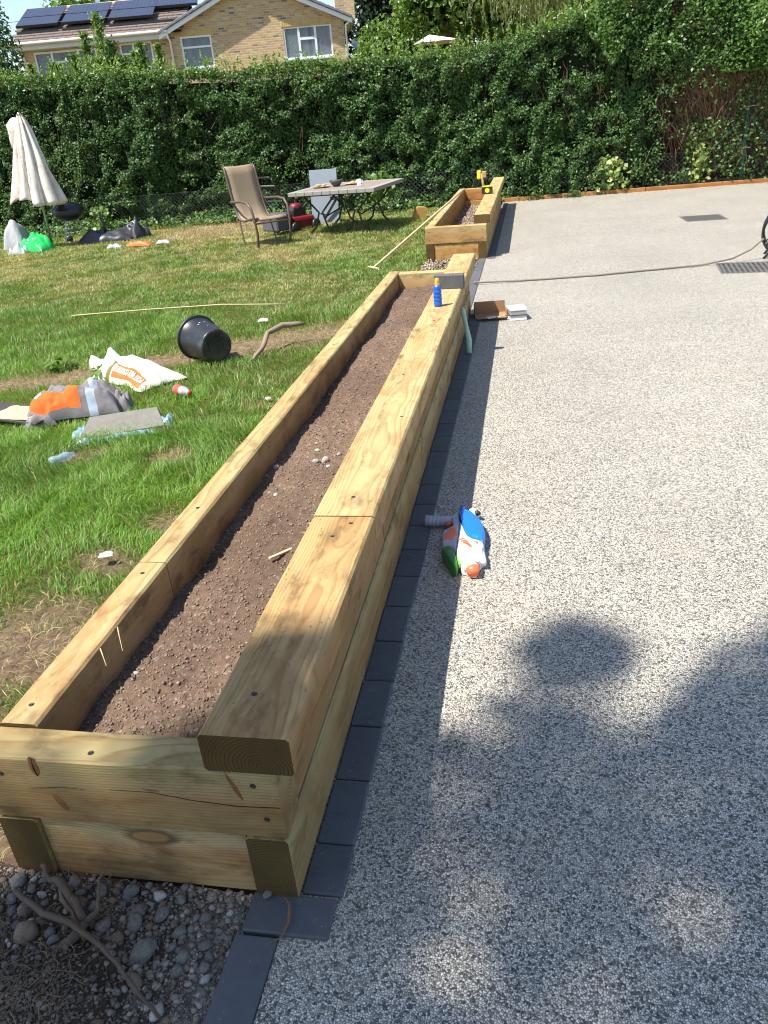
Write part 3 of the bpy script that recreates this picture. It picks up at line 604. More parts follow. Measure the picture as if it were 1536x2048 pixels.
# ------------------------------------------------------------------ hedge
def htop(x): return np.interp(x, [-14, -10.2, -9, -7, -4.9, -2.9, -2.2, -1, 0, .9, 2.6, 4.5, 9], [3.15, 3.0, 3.0, 2.86, 2.74, 2.70, 2.76, 2.66, 2.78, 2.95, 3.35, 3.9, 4.4])
def hfront(x, z): return 15.62+.30*np.clip(1.0-z, 0, 1)*0+(vn(x, z, .8, 91, 2)-.5)*.5+(vn(x, z, 3.2, 92, 2)-.5)*.34+.06*z
hedge = empty('hedge', (-3, 16.2, 0), label='tall dense dark green clipped hedge across the back of the garden', cat='hedge')
hl = np.array(hedge.location)
def hedge_leaves(n, x0, x1, size, seed, zlo=0.02, zfun=None, deep=.30):
    x = rng.uniform(x0, x1, n); u = rng.uniform(0, 1, n); t = htop(x)+(vn(x, x*0, 1.7, 95, 2)-.5)*.22
    z = zlo+(t-zlo)*u; cl = vn(x, z, 6.5, 96, 2)
    y = hfront(x, z)+np.abs(rng.normal(0, .07, n))+deep*(.5-cl)*.55+.25*np.clip((z-t+.35)/.35, 0, 1)**2
    P = np.stack([x, y, z], -1); N = np.tile([-.15, -.75, .55], (n, 1))
    hole = vn(x, z, 2.6, 97, 2)
    k = rng.uniform(0, 1, n) < np.clip(-.30+2.1*cl-.45*(hole < .38)-.6*np.clip(.42-z, 0, 1), .04, 1)
    if zfun is not None: k &= zfun(x, z)
    return P[k], N[k], cl[k]
dens_r = lambda x, z: (rng.uniform(0, 1, len(x)) < np.clip(1.0-np.clip((x-2.3)/1.0, 0, 1)*np.clip((2.15-z)/.7, 0, 1)*1.25+.05, 0.03, 1))
P, N, cl = hedge_leaves(250000, -14, 5.2, .05, 1, zfun=dens_r)
n = 40000; x = rng.uniform(-14, 6, n); y = rng.uniform(15.7, 17.2, n); z = htop(x)+(vn(x, y, 1.7, 95, 2)-.5)*.22-np.abs(rng.normal(0, .08, n))+.03
P2 = np.stack([x, y, z], -1); P = np.concatenate([P, P2]); N = np.concatenate([N, np.tile([-.1, -.3, 1.], (n, 1))])
zz = P[:, 2]; tt = htop(P[:, 0]); ti = np.clip(rng.uniform(0, .8, len(P))+.35*np.clip((zz-tt+.5)/.5, 0, 1)*rng.uniform(0, 1.2, len(P)), 0, 1)  # tint rises near the top, painting sunlit leaves into the colour
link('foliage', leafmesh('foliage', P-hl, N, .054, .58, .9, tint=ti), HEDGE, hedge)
# long shoots standing out of the top
n = 520; sx_ = rng.uniform(-12, 4.5, n); Q = []; 
for x in sx_:
    h = rng.uniform(.06, .26)*(1.6 if rng.uniform() < .12 else 1); t = float(htop(x)); y = rng.uniform(15.65, 16.3); lx, ly = rng.normal(0, .12, 2)
    for q in np.arange(0, 1, .09): Q.append((x+lx*h*q*2+rng.normal(0, .015), y+ly*q*h+rng.normal(0, .015), t-.08+(h+.08)*q))
Q = np.array(Q); link('shoots', leafmesh('shoots', Q-hl, np.tile([0, -.5, .6], (len(Q), 1)), .07, .4, 1, droop=-.3, tint=rng.uniform(.4, 1, len(Q))), BRIGHT, hedge)
# noisy closed block, its near-black colour standing in for the shaded depth
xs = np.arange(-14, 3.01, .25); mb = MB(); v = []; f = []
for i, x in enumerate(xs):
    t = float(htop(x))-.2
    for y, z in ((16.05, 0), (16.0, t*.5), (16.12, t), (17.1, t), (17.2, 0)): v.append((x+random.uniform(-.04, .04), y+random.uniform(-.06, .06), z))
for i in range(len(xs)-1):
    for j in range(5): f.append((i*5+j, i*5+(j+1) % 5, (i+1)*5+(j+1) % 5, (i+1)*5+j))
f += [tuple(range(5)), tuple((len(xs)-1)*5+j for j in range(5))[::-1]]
mb.add([Vector(p)-Vector(hl) for p in v], f).build('shade_core', INNER, hedge)
mb = MB()
for i in range(260):
    x = random.uniform(-13, 5); z = random.uniform(.0, 2.2); p = Vector((x, 15.85+random.uniform(-.1, .25), z)); q = p+Vector((random.uniform(-.25, .25), random.uniform(-.2, .15), random.uniform(.2, .6)))
    mb.tube([p-Vector(hl), (p+q)/2-Vector(hl)+Vector((random.uniform(-.05, .05), 0, 0)), q-Vector(hl)], [.008, .006, .003], 3, False)
mb.build('twigs', TWIG, hedge, kind='stuff')
# ivy skirt at foot of hedge on the left (low leaves)
n = 16000; x = rng.uniform(-12, 0, n); yb = np.interp(x, [-12, -9, -7.4, -4.2, -1.5, 0], [13.9, 14.3, 14.8, 15.1, 15.25, 15.35]); y = yb+rng.uniform(0, 1, n)**.7*(15.9-yb); z = .02+rng.uniform(0, 1, n)*(.05+.35*np.clip((y-yb)/(15.9-yb), 0, 1)*vn(x, y, 2.2, 99, 2)); k = vn(x, y, 3, 98, 2) > .38
P = np.stack([x, y, z], -1)[k]
link('ivy_cover', leafmesh('ivy_cover', P, np.tile([0, -.4, 1.], (len(P), 1)), .06, .7, .8), HEDGE, kind='stuff', label='low ivy creeping along the foot of the hedge')

# brambles and bare twigs on the right, red brick wall behind
wall = empty('brick_wall', (4.6, 17.3, 0), label='dark red brick wall half hidden behind the brambles at right', cat='wall')
def brick_mat(name, ramp, mortar, sx, rough=.9, vec='xz'):
    m = mat(name, rough, .15); t = NT(m); s = t.n('SeparateXYZ', {0: t.co()}); v = t.n('CombineXYZ', {0: t.math('ADD', s.outputs[0], s.outputs[1]), 1: s.outputs[2]})
    b = t.n('TexBrick', {'Vector': v, 'Scale': 1.0, 'Color1': (0, 0, 0), 'Color2': (1, 1, 1), 'Mortar': (.5, .5, .5), 'Mortar Size': .009, 'Mortar Smooth': .2, 'Bias': 0.0, 'Brick Width': .225, 'Row Height': .075})
    c = t.ramp(b.outputs[0], ramp)
    c = t.mix(t.math('MULTIPLY', t.noise(v, 1.3, 5, .7), .5), c, t.mix(.5, c, mortar)); c = t.mix(b.outputs[1], c, mortar)
    c = t.mix(t.math('MULTIPLY', t.noise(v, 30, 5, .7), .4), c, t.mix(1, c, (.6, .55, .5), 'MULTIPLY')); t.col(c)
    t.bump(t.math('SUBTRACT', 1, b.outputs[1]), .6, .012); return m
REDB = brick_mat('red_brick', [(0, (.09, .028, .018)), (.5, (.16, .045, .025)), (1, (.11, .045, .035))], (.10, .07, .055), 1)
BUFFB = brick_mat('buff_brick', [(0, (.42, .24, .085)), (.2, (.66, .44, .19)), (.45, (.50, .30, .12)), (.6, (.72, .50, .24)), (.75, (.46, .29, .16)), (.88, (.60, .42, .24)), (.93, (.34, .20, .14)), (1, (.16, .09, .08))], (.62, .54, .40), 1)
MB().box(-2.2, 5, 0, .22, 0, 3.2).build('brickwork', REDB, wall); MB().box(-2.25, 5.05, -.03, .25, 3.2, 3.27).build('coping', REDB, wall)
bram = empty('bramble_thicket', (4.2, 16.2, 0), label='tangle of dry brown bramble stems and twigs at the right end of the hedge', cat='brambles')
mb = MB(); bl = Vector(bram.location); LP = []
for i in range(520):
    x = random.gauss(4.3, 1.0); z0 = random.uniform(0, 1.6); p = Vector((x, random.uniform(15.95, 16.9), z0)); pts = [p-bl]; dr = Vector((random.uniform(-.35, .2), random.uniform(-.15, .1), random.uniform(.3, 1.0)))
    for k in range(random.choice((4, 5, 6))):
        dr += Vector((random.uniform(-.18, .18), random.uniform(-.1, .1), random.uniform(-.25, .1))); p = p+dr*.32; pts.append(p-bl)
        if random.random() < .35: LP.append(tuple(p))
    r0 = random.uniform(.003, .008); mb.tube(pts, [r0*(1-.7*k/len(pts)) for k in range(len(pts))], 3, False)
mb.build('stems', PALETWIG, bram)
# fine hanging twig mass
mb = MB()
for i in range(1500):
    x = random.gauss(3.7, .9); z = random.uniform(.9, 2.6); p = Vector((x, random.uniform(15.8, 16.7), z)); q = p+Vector((random.uniform(-.2, .2), random.uniform(-.1, .1), -random.uniform(.1, .5)))
    mb.tube([p-bl, (p+q)/2-bl+Vector((random.uniform(-.06, .06), 0, .02)), q-bl], [.004, .003, .002], 3, False)
mb.build('dead_twigs', TWIG, bram)
n = 9000; x = rng.normal(3.6, 1.1, n); z = rng.uniform(.1, 2.6, n); y = rng.uniform(15.7, 16.5, n); c = vn(x, z, 2.2, 103, 2); k = c > .52; LPn = np.concatenate([np.stack([x, y, z], -1)[k], np.array(LP)])
link('leaves', leafmesh('leaves', LPn-np.array(bl), np.tile([-.1, -.8, .5], (len(LPn), 1)), .07, .6, .9), HEDGE, bram)
# overhanging branches, upper right
over = empty('overhanging_tree', (5.2, 17.9, 0), label='bushy green tree rising over the right end of the hedge', cat='tree')
ol = np.array(over.location)
n = 95000; x = rng.uniform(1.2, 8, n); z = rng.uniform(1.9, 5.2, n); c = vn(x, z, 1.6, 105, 3); top = np.interp(x, [1.6, 3, 5, 8], [3.0, 3.9, 5.0, 5.2])+.5*vn(x, x*0, 2, 106, 2)
bot = np.interp(x, [1.6, 2.6, 3.4, 5, 8], [2.6, 2.3, 2.0, 1.75, 1.6])+1.0*(vn(x, x*0, 3, 107, 2)-.5)
y = 15.75+.9*(.6-c)+.15*rng.normal(size=n)+.25*np.clip(z-3, 0, 2); k = (z < top) & (z > bot) & (rng.uniform(0, 1, n) < np.clip(c*1.9-.25, 0, 1))
P = np.stack([x, y, z], -1)[k]; link('crown', leafmesh('crown', P-ol, np.tile([-.3, -.7, .7], (len(P), 1)), .07, .6, .9, tint=rng.uniform(0, 1, len(P))*np.clip(.1+c[k], 0, 1)*.75), BRIGHT, over)
mb = MB().tube([(0, 0, 0), (-.1, -.2, 1.5), (-.5, -.6, 2.6), (-1.2, -1.1, 3.5)], [.13, .1, .07, .03], 8).tube([(-.1, -.2, 1.5), (.6, -.8, 2.6), (1.0, -1.2, 3.7)], [.08, .05, .02], 6)
mb.build('trunk', TWIG, over, smooth=True)
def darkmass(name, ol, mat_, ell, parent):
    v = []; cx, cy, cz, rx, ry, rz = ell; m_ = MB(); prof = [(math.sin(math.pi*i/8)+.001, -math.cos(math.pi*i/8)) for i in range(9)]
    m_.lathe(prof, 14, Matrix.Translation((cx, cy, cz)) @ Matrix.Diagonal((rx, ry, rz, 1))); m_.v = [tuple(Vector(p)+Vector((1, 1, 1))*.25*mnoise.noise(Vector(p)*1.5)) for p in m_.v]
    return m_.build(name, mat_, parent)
darkmass('shade_core', ol, INNER, (.3, .6, 3.4, 3.0, .9, 1.2), over)

# yellow-green ivy plants in front of the fence
def clump(loc, r, h, n, size, label, mat_, cat='plant', w_=.8, stems=6, group=None, lo=0.0):
    o = empty('ivy_plant' if 'ivy' in label else 'shrub', loc, label=label, cat=cat, group=group)
    P = rng.normal(size=(n, 3))*[r*.5, r*.3, 0]; P[:, 2] = h*(lo+(1-lo)*rng.beta(1.6, 1.4, n)); P[:, :2] *= (1.1-.5*P[:, 2:3]/h)
    link('leaves', leafmesh('leaves', P, np.tile([-.2, -1, .5], (n, 1)), size, w_, .7), mat_, o)
    mb = MB()
    for i in range(stems):
        q = P[random.randrange(n)]; mb.tube([(random.uniform(-.05, .05), 0, 0), (q[0]*.6, q[1]*.6, q[2]*.6), tuple(q)], [.008, .006, .003], 4, False)
    mb.build('stems', TWIG, o); return o
clump((2.08, 15.72, .02), .36, .62, 190, .10, 'yellow green ivy bush behind the timber edging left of centre', YELLOWLEAF, lo=.05)
clump((3.68, 15.80, .02), .2, .72, 110, .09, 'smaller yellow green ivy climbing beside the green fence post', YELLOWLEAF, lo=.1)
clump((-2.35, 14.9, 0), .35, .75, 200, .10, 'leafy green sapling between the stone table and the hedge', BRIGHT, lo=.25)
clump((-7.9, 14.3, 0), .35, .55, 120, .09, 'bright broad leaved weed beside the kettle barbecue', BRIGHT, lo=.05)

# ------------------------------------------------------------------ chain link fence and posts
FGREEN = simple('green_paint', (.018, .09, .065), .45, .4, var=.2, scale=20, dirt=(.10, .08, .06)); WIRE = simple('fence_wire', (.08, .09, .085), .6, .4, .2, bump=0)
fence = empty('chain_link_fence', (0, 15.6, 0), label='low wire chain link fence in front of the hedge with green angle posts', cat='fence')
mb = MB(); H = .62; fy = lambda x: 15.56 if x < 0 else 15.78+.06*x-15.6*0
def wire(x, s):
    a = Vector((x, fy(x)-15.6, .02)); b = Vector((x+s*H, fy(x+s*H)-15.6, H)); mb.tube([a, b], .0022, 3, False)
x = -9.0
while x < 7: wire(x, 1); wire(x+H, -1); x += .085
for zc in (.05, .62): mb.tube([(-9, 15.56-15.6, zc), (-.01, 15.56-15.6, zc)], .003, 4, False); mb.tube([(0, .18, zc), (8, .66, zc)], .003, 4, False)
mb.build('wire_mesh', WIRE, fence)
def post(x, y, h, mb=None):
    mb = MB().box(-.03, .03, -.003, .003, 0, h).box(-.003, .003, -.003, .045, 0, h); return mb.build('post', FGREEN, fence, loc=(x, y-15.6, 0), rot=(0, 0, .5))
post(4.47, 15.9, 1.37); post(1.28, 15.80, .58); post(7.4, 16.1, 1.37)
MB().tube([(4.43, .32, 1.14), (3.72, .42, .46)], .022, 6).build('brace', FGREEN, fence); MB().tube([(4.55, .32, 1.14), (5.4, .40, .1)], .022, 6).build('brace', FGREEN, fence)
MB().tube([(4.36, .28, 1.31), (4.58, .28, 1.33)], .008, 6).build('bolt', GREYM, fence); MB().tube([(4.38, .28, .62), (4.58, .28, .63)], .008, 6).build('bolt', GREYM, fence)

# ------------------------------------------------------------------ neighbouring house (own frame: x along the facade, y away from us)
house = empty('brick_house', (-12.3, 30, 0), R(13), label='two storey buff brick house with white windows and solar panels beyond the hedge', cat='house')
T_ = math.tan(R(22))
TILE = simple('concrete_roof_tile', (.17, .135, .115), .9, .2, var=.35, scale=4, bump=.5); TILEG = simple('grey_verge_tile', (.20, .21, .235), .8, .2, var=.2, scale=5)
SOLAR = mat('solar_glass', .22, .5); t = NT(SOLAR); b = t.n('TexBrick', {'Vector': t.co(), 'Scale': 1.0, 'Color1': (.030, .034, .055), 'Color2': (.036, .041, .066), 'Mortar': (.08, .085, .11), 'Mortar Size': .004, 'Brick Width': .16, 'Row Height': .16}); b.offset = 0; t.col(b.outputs[0])
BFRAME = simple('black_frame', (.02, .02, .025), .4, .5)
mb = MB()
def wallgrid(mb, xs, zs, holes, y0, y1):
    for i in range(len(xs)-1):
        for j in range(len(zs)-1):
            cx, cz = (xs[i]+xs[i+1])/2, (zs[j]+zs[j+1])/2
            if not any(a < cx < b and c < cz < d for a, b, c, d in holes): mb.box(xs[i], xs[i+1], y0, y1, zs[j], zs[j+1])
wins = [(.38, 1.50, 3.91, 4.92), (4.10, 5.86, 3.91, 4.94)]
wallgrid(mb, [0, .38, 1.5, 4.1, 5.86, 6.32], [0, 3.91, 4.92, 5.13], [wins[0], (4.1, 5.86, 3.91, 4.92)], 0, .28)
mb.box(0, .28, .28, 9, 0, 5.13); mb.box(6.04, 6.32, .28, 9, 0, 5.13)
AP = 3.16; AZ = 5.13+AP*math.tan(R(23.5))
mb.add([(0, 0, 5.13), (6.32, 0, 5.13), (AP, 0, AZ), (0, .28, 5.13), (6.32, .28, 5.13), (AP, .28, AZ)], [(0, 1, 2), (5, 4, 3), (0, 3, 4, 1), (0, 2, 5, 3), (1, 4, 5, 2)])
mb.build('wall', BUFFB, house)
mb = MB(); wins2 = [(-4.96, -2.70, 3.95, 4.84), (-1.86, -.68, 3.95, 4.89)]
wallgrid(mb, [-5.42, -4.96, -2.7, -1.86, -.68, -.003], [0, 3.95, 4.84, 4.89, 5.13], [(-4.96, -2.7, 3.95, 4.84), (-1.86, -.68, 3.95, 4.89)], .15, .4)
mb.box(-5.42, -5.14, .4, 6.5, 0, 5.13); mb.build('wall', BUFFB, house)
# added boards behind the windows, coloured dark to stand in for unlit rooms
ROOM = simple('dim_room', (.10, .10, .11), .9, .1, bump=0); mb = MB(); mb.box(.3, 6.03, 1.6, 1.7, 0, 5.1); mb.box(-5.1, -.1, 1.6, 1.7, 0, 5.1); mb.build('room_shade_board', ROOM, house)
CURT = simple('grey_curtain', (.55, .56, .58), .9, .1, var=.1); FROST = simple('frosted_blind', (.42, .47, .46), .7, .2, var=.05)
def window(x0, x1, z0, z1, bars, frosted=False, y=.05):
    fr = MB(); w_ = .06
    fr.box(x0, x1, y-.03, y+.05, z0, z0+w_).box(x0, x1, y-.03, y+.05, z1-w_, z1).box(x0, x0+w_, y-.028, y+.048, z0+w_, z1-w_).box(x1-w_, x1, y-.028, y+.048, z0+w_, z1-w_)
    for a, b, c, d in bars: fr.box(a, b, y-.026, y+.046, c, d)
    fo = fr.build('window', UPVC, house)
    MB().box(x0+.02, x1-.02, y+.005, y+.02, z0+.02, z1-.02).build('pane', PANE, fo)
    MB().box(x0-.04, x1+.04, y-.12, y+.0, z0-.05, z0+.002).build('sill', UPVC, fo)
    return fo
def curtain(fo, x0, x1, z0, z1, y=.28, m_=None):
    n = int((x1-x0)/.02)+2; v = []; f = []
    for i in range(n):
        x = x0+(x1-x0)*i/(n-1); yy = y+.025*math.sin(i*1.1)+.012*math.sin(i*.37)
        v += [(x, yy, z0), (x, yy, z1)]
        if i: f.append((2*i-2, 2*i, 2*i+1, 2*i-1))
    MB().add(v, f).build('curtain' if m_ is None else 'blind', m_ or CURT, fo, smooth=True)
w1 = window(.38, 1.50, 3.91, 4.92, [(.44, 1.44, 4.54, 4.60)]); curtain(w1, .40, 1.48, 3.93, 4.9, .14, FROST)
w2 = window(4.10, 5.86, 3.91, 4.94, [(4.62, 4.70, 3.97, 4.88), (5.22, 5.30, 3.97, 4.88), (4.70, 5.22, 4.50, 4.58)]); curtain(w2, 4.12, 4.66, 3.93, 4.9); curtain(w2, 4.68, 4.98, 3.93, 4.9); curtain(w2, 5.12, 5.84, 3.93, 4.9)
w3 = window(-4.96, -2.70, 3.95, 4.84, [(-4.36, -4.29, 4.01, 4.78), (-3.4, -3.33, 4.01, 4.78), (-4.29, -3.4, 4.46, 4.52)], y=.2); curtain(w3, -4.9, -4.1, 3.96, 4.8, .42); curtain(w3, -3.5, -2.75, 3.96, 4.8, .42)
w4 = window(-1.86, -.68, 3.95, 4.89, [(-1.40, -1.33, 4.01, 4.83), (-1.8, -1.40, 4.52, 4.58)], y=.2); curtain(w4, -1.8, -.72, 3.96, 4.85, .42)
# soldier courses over the windows: every brick its own box, joined
SOLD = simple('soldier_brick', (.60, .40, .17), .9, .15, var=.35, scale=6)
for a, b, z, y in ((.30, 1.58, 4.925, 0), (4.05, 5.9, 4.945, 0)):
    mb = MB(); x = a
    while x < b: mb.box(x, x+.065, y-.012, y+.05, z, z+.215, bev=.004); x += .075
    mb.build('lintel', SOLD, house, kind='stuff')
# roofs: slabs per tile course, stepped
def roof(name, x0, x1, yf, z0, pitch, ln, rows, M=None):
    mb = MB(); t = math.tan(pitch); c = math.cos(pitch); dl = ln/rows
    for r in range(rows):
        ya, yb = yf+dl*r*c, yf+dl*(r+1)*c+.06; za, zb = z0+dl*r*math.sin(pitch), z0+dl*(r+1)*math.sin(pitch)+.02
        nx_ = max(1, int((x1-x0)/.33)); wd = (x1-x0)/nx_
        for i in range(nx_):
            a = x0+wd*i+(wd*.5 if r % 2 and i < nx_-1 else 0); j = random.uniform(-.004, .004)
            P_ = [(a, ya, za+.045+j), (a+wd-.012, ya, za+.045-j), (a+wd-.012, yb, zb+.008), (a, yb, zb+.008), (a, ya, za+.01), (a+wd-.012, ya, za+.01), (a+wd-.012, yb, zb-.02), (a, yb, zb-.02)]
            mb.add(P_, [(0, 1, 2, 3), (4, 5, 1, 0), (7, 6, 5, 4), (0, 3, 7, 4), (1, 5, 6, 2)])
    if M is not None: mb.v = [tuple(M @ Vector(p)) for p in mb.v]
    return mb.build(name, TILE, house, kind='stuff')
roof('roof_tiles', -5.66, .6, -.25, 5.13, R(22), 3.75, 12)
MB().add([(-5.62, -.2, 5.06), (.5, -.2, 5.06), (.5, 3.22, 6.44), (-5.62, 3.22, 6.44), (-5.62, 6.7, 5.06), (.5, 6.7, 5.06)], [(0, 1, 2, 3), (3, 2, 5, 4)]).build('roof_underlay', BFRAME, house)
MB().tube([(-5.68, 3.26, 6.50), (.8, 3.26, 6.54)], .10, 10).build('ridge', simple('pale_ridge_tile', (.46, .40, .33), .9, .2, var=.4, scale=5), house)
# gable roof slopes
GP = R(23.5)
for s in (1, -1):
    # local slope frame: x runs back from the gable face, y up the slope
    M = Matrix(((0, s, 0, 0 if s == 1 else 6.32), (1, 0, 0, 0), (0, 0, 1, 0), (0, 0, 0, 1)))
    roof('roof_tiles', -.20, 8.9, -.28, 5.13-.28*0.0-.02, GP, 3.72, 12, M)
verge_mesh = MB().box(0, .315, -.07, .10, -.03, .05, bev=.01).mesh('verge_tile'); verge_mesh.materials.append(TILEG)
for s in (1, -1):
    for i in range(12):
        dd = -.33+.302*i; o = link('verge_tile', verge_mesh, None, house)
        x = dd*math.cos(GP); z = 5.16+dd*math.sin(GP)+.03
        o.matrix_local = Matrix.Translation((x if s == 1 else 6.32-x, -.27 if s == 1 else -.24, z)) @ (Matrix.Rotation(-GP, 4, 'Y') if s == 1 else Matrix.Rotation(math.pi, 4, 'Z') @ Matrix.Rotation(-GP, 4, 'Y')) @ Matrix.Rotation(R(-3), 4, 'Y')
    a, b = (-.33*math.cos(GP), 5.13-.33*math.sin(GP)), (AP+.02, AZ+.0)
    P_ = [(a[0], -.255, a[1]-.13), (b[0], -.255, b[1]-.13), (b[0], -.255, b[1]+.02), (a[0], -.255, a[1]+.02)]; P_ += [(x, -.225, z) for x, _, z in P_]
    if s == -1: P_ = [(6.32-x, y, z) for x, y, z in P_]
    MB().add(P_, [(0, 1, 2, 3), (7, 6, 5, 4), (0, 4, 5, 1), (3, 2, 6, 7), (0, 3, 7, 4)]).build('bargeboard', UPVC, house)
    P_ = [(a[0], -.25, a[1]-.11), (b[0], -.25, b[1]-.11), (b[0], 0.0, b[1]-.10), (a[0], 0.0, a[1]-.10)]
    if s == -1: P_ = [(6.32-x, y, z) for x, y, z in P_]
    MB().add(P_, [(0, 1, 2, 3)]).build('soffit', UPVC, house)
MB().box(6.32, 6.62, -.2, 8.9, 5.0, 5.03).build('soffit', UPVC, house)
GUTM = simple('cream_gutter', (.62, .60, .55), .4, .4, var=.12, scale=3)
MB().tube([(-5.72, -.27, 5.09), (0.0, -.27, 5.11)], .062, 10).build('gutter', GUTM, house); MB().box(-5.66, 0, -.2, -.17, 4.9, 5.07).build('fascia', GUTM, house); MB().box(-5.66, 0, -.17, .15, 4.9, 4.92).build('soffit', GUTM, house)
MB().tube([(6.66, -.2, 5.05), (6.66, 8.9, 5.02)], .06, 8).build('gutter', GUTM, house)
MB().tube([(-.02, -.25, 5.05), (.0, -.22, 4.92), (.03, -.06, 4.8), (.03, -.06, 0)], .04, 8).build('downpipe', UPVC, house, smooth=True)
MB().tube([(-5.42, -.26, 5.05), (-5.40, -.2, 4.9), (-5.3, .08, 4.7), (-5.3, .08, 0)], .04, 8).build('downpipe', UPVC, house, smooth=True)
MB().tube([(6.64, -.1, 5.0), (6.40, -.02, 4.85), (6.38, .05, 4.7), (6.38, .05, 0)], .04, 8).build('downpipe', UPVC, house, smooth=True)
chm = MB().box(6.08, 6.78, .55, 1.2, 5.0, 7.6); chm.build('chimney', BUFFB, house)
for c0, c1, rws in ((-5.50, -4.02, 2), (-3.86, -2.30, 2), (-2.16, -.56, 2), (-.54, 1.0, 1)):
    for r in range(rws):
        n0, n1 = ((.78, 1.62), (1.66, 2.62))[r if rws == 2 else 1]; L = (n1-n0)/math.cos(R(22))
        o = MB().box(0, c1-c0, 0, L-.02, 0, .035).build('solar_panel', SOLAR, house, loc=(c0, n0-.1, 5.17+(n0+.25)*T_+.14), rot=(R(22), 0, 0))
        MB().box(-.01, c1-c0+.01, -.012, 0, -.05, .037).box(-.012, 0, 0, L, -.02, .037).build('panel_frame', BFRAME, o)
    MB().box(c0, c1, .55, .62, 5.48, 5.56).build('panel_rail', BFRAME, house)
MB().lathe([(.0001, 0), (.12, .02), (.2, .07)], 18).build('satellite_dish', GREYM, house, loc=(6.75, 1.2, 4.3), rot=(R(70), 0, R(20)))

# ------------------------------------------------------------------ trees and shrubs behind the hedge
def tree(name, loc, blobs, n, leaf, mat_, label, tr=.2, th=3, w_=.6, spread=1.0, trm=None, core=True):
    o = empty(name, loc, label=label, cat='shrub' if name == 'shrub' else 'tree'); PS = []; vol = [b[3]*b[4]*b[5] for b in blobs]
    for b, vv in zip(blobs, vol):
        k = int(n*vv**.67/sum(x**.67 for x in vol)); d = unit(rng.normal(size=(k, 3))); r = rng.uniform(.0, 1, (k, 1))**.25*(1+.25*(vn(d[:, :1]*3+d[:, 2:]*2, d[:, 1:2]*3, 1.5, int(b[0]*10) % 97+5, 2)-.5))
        cl = vn(d[:, 0]*2.5+b[0], d[:, 2]*2.5+d[:, 1]*1.7, 1.6, 11, 2); d, r = d[cl > .34], r[cl > .34]; PS.append((d*r)*np.array(b[3:])+np.array(b[:3]))
    P = np.concatenate(PS); N = unit(P-np.mean(P, 0))*.8+[0, -.1, .5]
    link('crown', leafmesh('crown', P, N, leaf, w_, spread), mat_, o)
    mb = MB().tube([(0, 0, 0), (.05, 0, th*.5), (0, .05, th)], [tr, tr*.8, tr*.6], 8)
    for b in blobs: mb.tube([(0, .05, th*.9), (b[0]*.5, b[1]*.5, (th+b[2])*.5+.1), (b[0], b[1], b[2])], [tr*.5, tr*.3, tr*.12], 6)
    mb.build('trunk', trm or TWIG, o)
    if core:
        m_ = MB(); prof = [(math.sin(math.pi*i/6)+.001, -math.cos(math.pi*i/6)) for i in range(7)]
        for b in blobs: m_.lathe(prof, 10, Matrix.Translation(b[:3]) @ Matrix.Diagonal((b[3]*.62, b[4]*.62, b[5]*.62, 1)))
        m_.build('shade_core', INNER, o)
    return o
tree('dark_tree', (-5.3, 37, 0), [(-.3, 0, 4.8, 1.9, 2.2, 3), (1.6, .5, 4.2, 2, 2, 2.6), (-.2, 0, 7.8, 2.8, 2.5, 2.2), (2.4, 0, 7.5, 2.6, 2.4, 2.4)], 26000, .20, DARKLEAF, 'large dark green tree directly right of the brick house', .3, 3.5)
tree('shrub', (-3.0, 24.5, 0), [(-.6, 0, 3.0, .9, .9, 1.3), (.35, 0, 3.0, .9, .9, 1.5), (1.0, .3, 3.5, .8, .8, 1.3)], 15000, .10, BRIGHT, 'feathery yellow green shrub just right of the house behind the hedge', .1, 2)
tree('green_tree', (-1.3, 22.5, 0), [(-.7, 0, 4.3, 1.0, 1.0, 1.0), (.3, 0, 4.5, 1.2, 1.1, 1.15), (1.1, .1, 4.2, .9, 1.0, 1.1), (0, .2, 5.6, 1.7, 1.4, 1.0)], 17000, .15, BRIGHT, 'broad leaved bright green tree behind the white parasol top', .15, 3)
# willow fronds
wl = empty('willow_tree', (.9, 20.2, 0), label='weeping willow with pale hanging fronds above the hedge', cat='tree'); P = []; D = []; mb = MB()
for i in range(360):
    x = random.gauss(0, .75); y = random.uniform(-1.4, .5); zt = random.uniform(4.6, 6.2); zb = random.uniform(3.0, 3.9)+.15*abs(x); sway = random.uniform(-.12, .12); k = int((zt-zb)/.045)
    pts = []
    for j in range(k):
        u = j/k; px = x+sway*u*u+.03*math.sin(u*7+i); z = zt-(zt-zb)*u; P.append((px+random.gauss(0, .02), y+random.gauss(0, .02), z)); D.append((random.gauss(0, .35), random.gauss(0, .2), -1))
        if j % 8 == 0: pts.append((px, y, z))
    if len(pts) > 1: mb.tube(pts, .003, 3, False)
P = np.array(P); link('fronds', leafmesh('fronds', P, np.tile([0, -1, .3], (len(P), 1)), .12, .16, .8, D=unit(np.array(D)), tint=np.clip(rng.normal(.45, .22, len(P)), 0, 1)), WILLOW, wl)
mb.build('branchlets', simple('willow_twig', (.42, .33, .10), .8, .2), wl)
mb = MB().tube([(0, .8, 0), (.1, .8, 2.5), (0, .5, 4.6), (.2, .2, 6.2)], [.3, .24, .18, .08], 8)
for a in range(7): mb.tube([(0, .5, 4.6), (math.cos(a)*.7, .2+math.sin(a)*.6, 5.8), (math.cos(a)*1.1, -.2+math.sin(a)*.8, 5.9)], [.08, .05, .02], 5)
mb.build('trunk', TWIG, wl)
tree('back_tree', (1.6, 26, 0), [(-1.5, 0, 4.4, 1.6, 1.5, 2), (0.6, 0, 4.5, 1.8, 1.5, 2.2), (2.8, 0, 4.8, 1.8, 1.5, 2.3)], 15000, .16, DARKLEAF, 'dark tree filling the gap behind the willow', .25, 3)
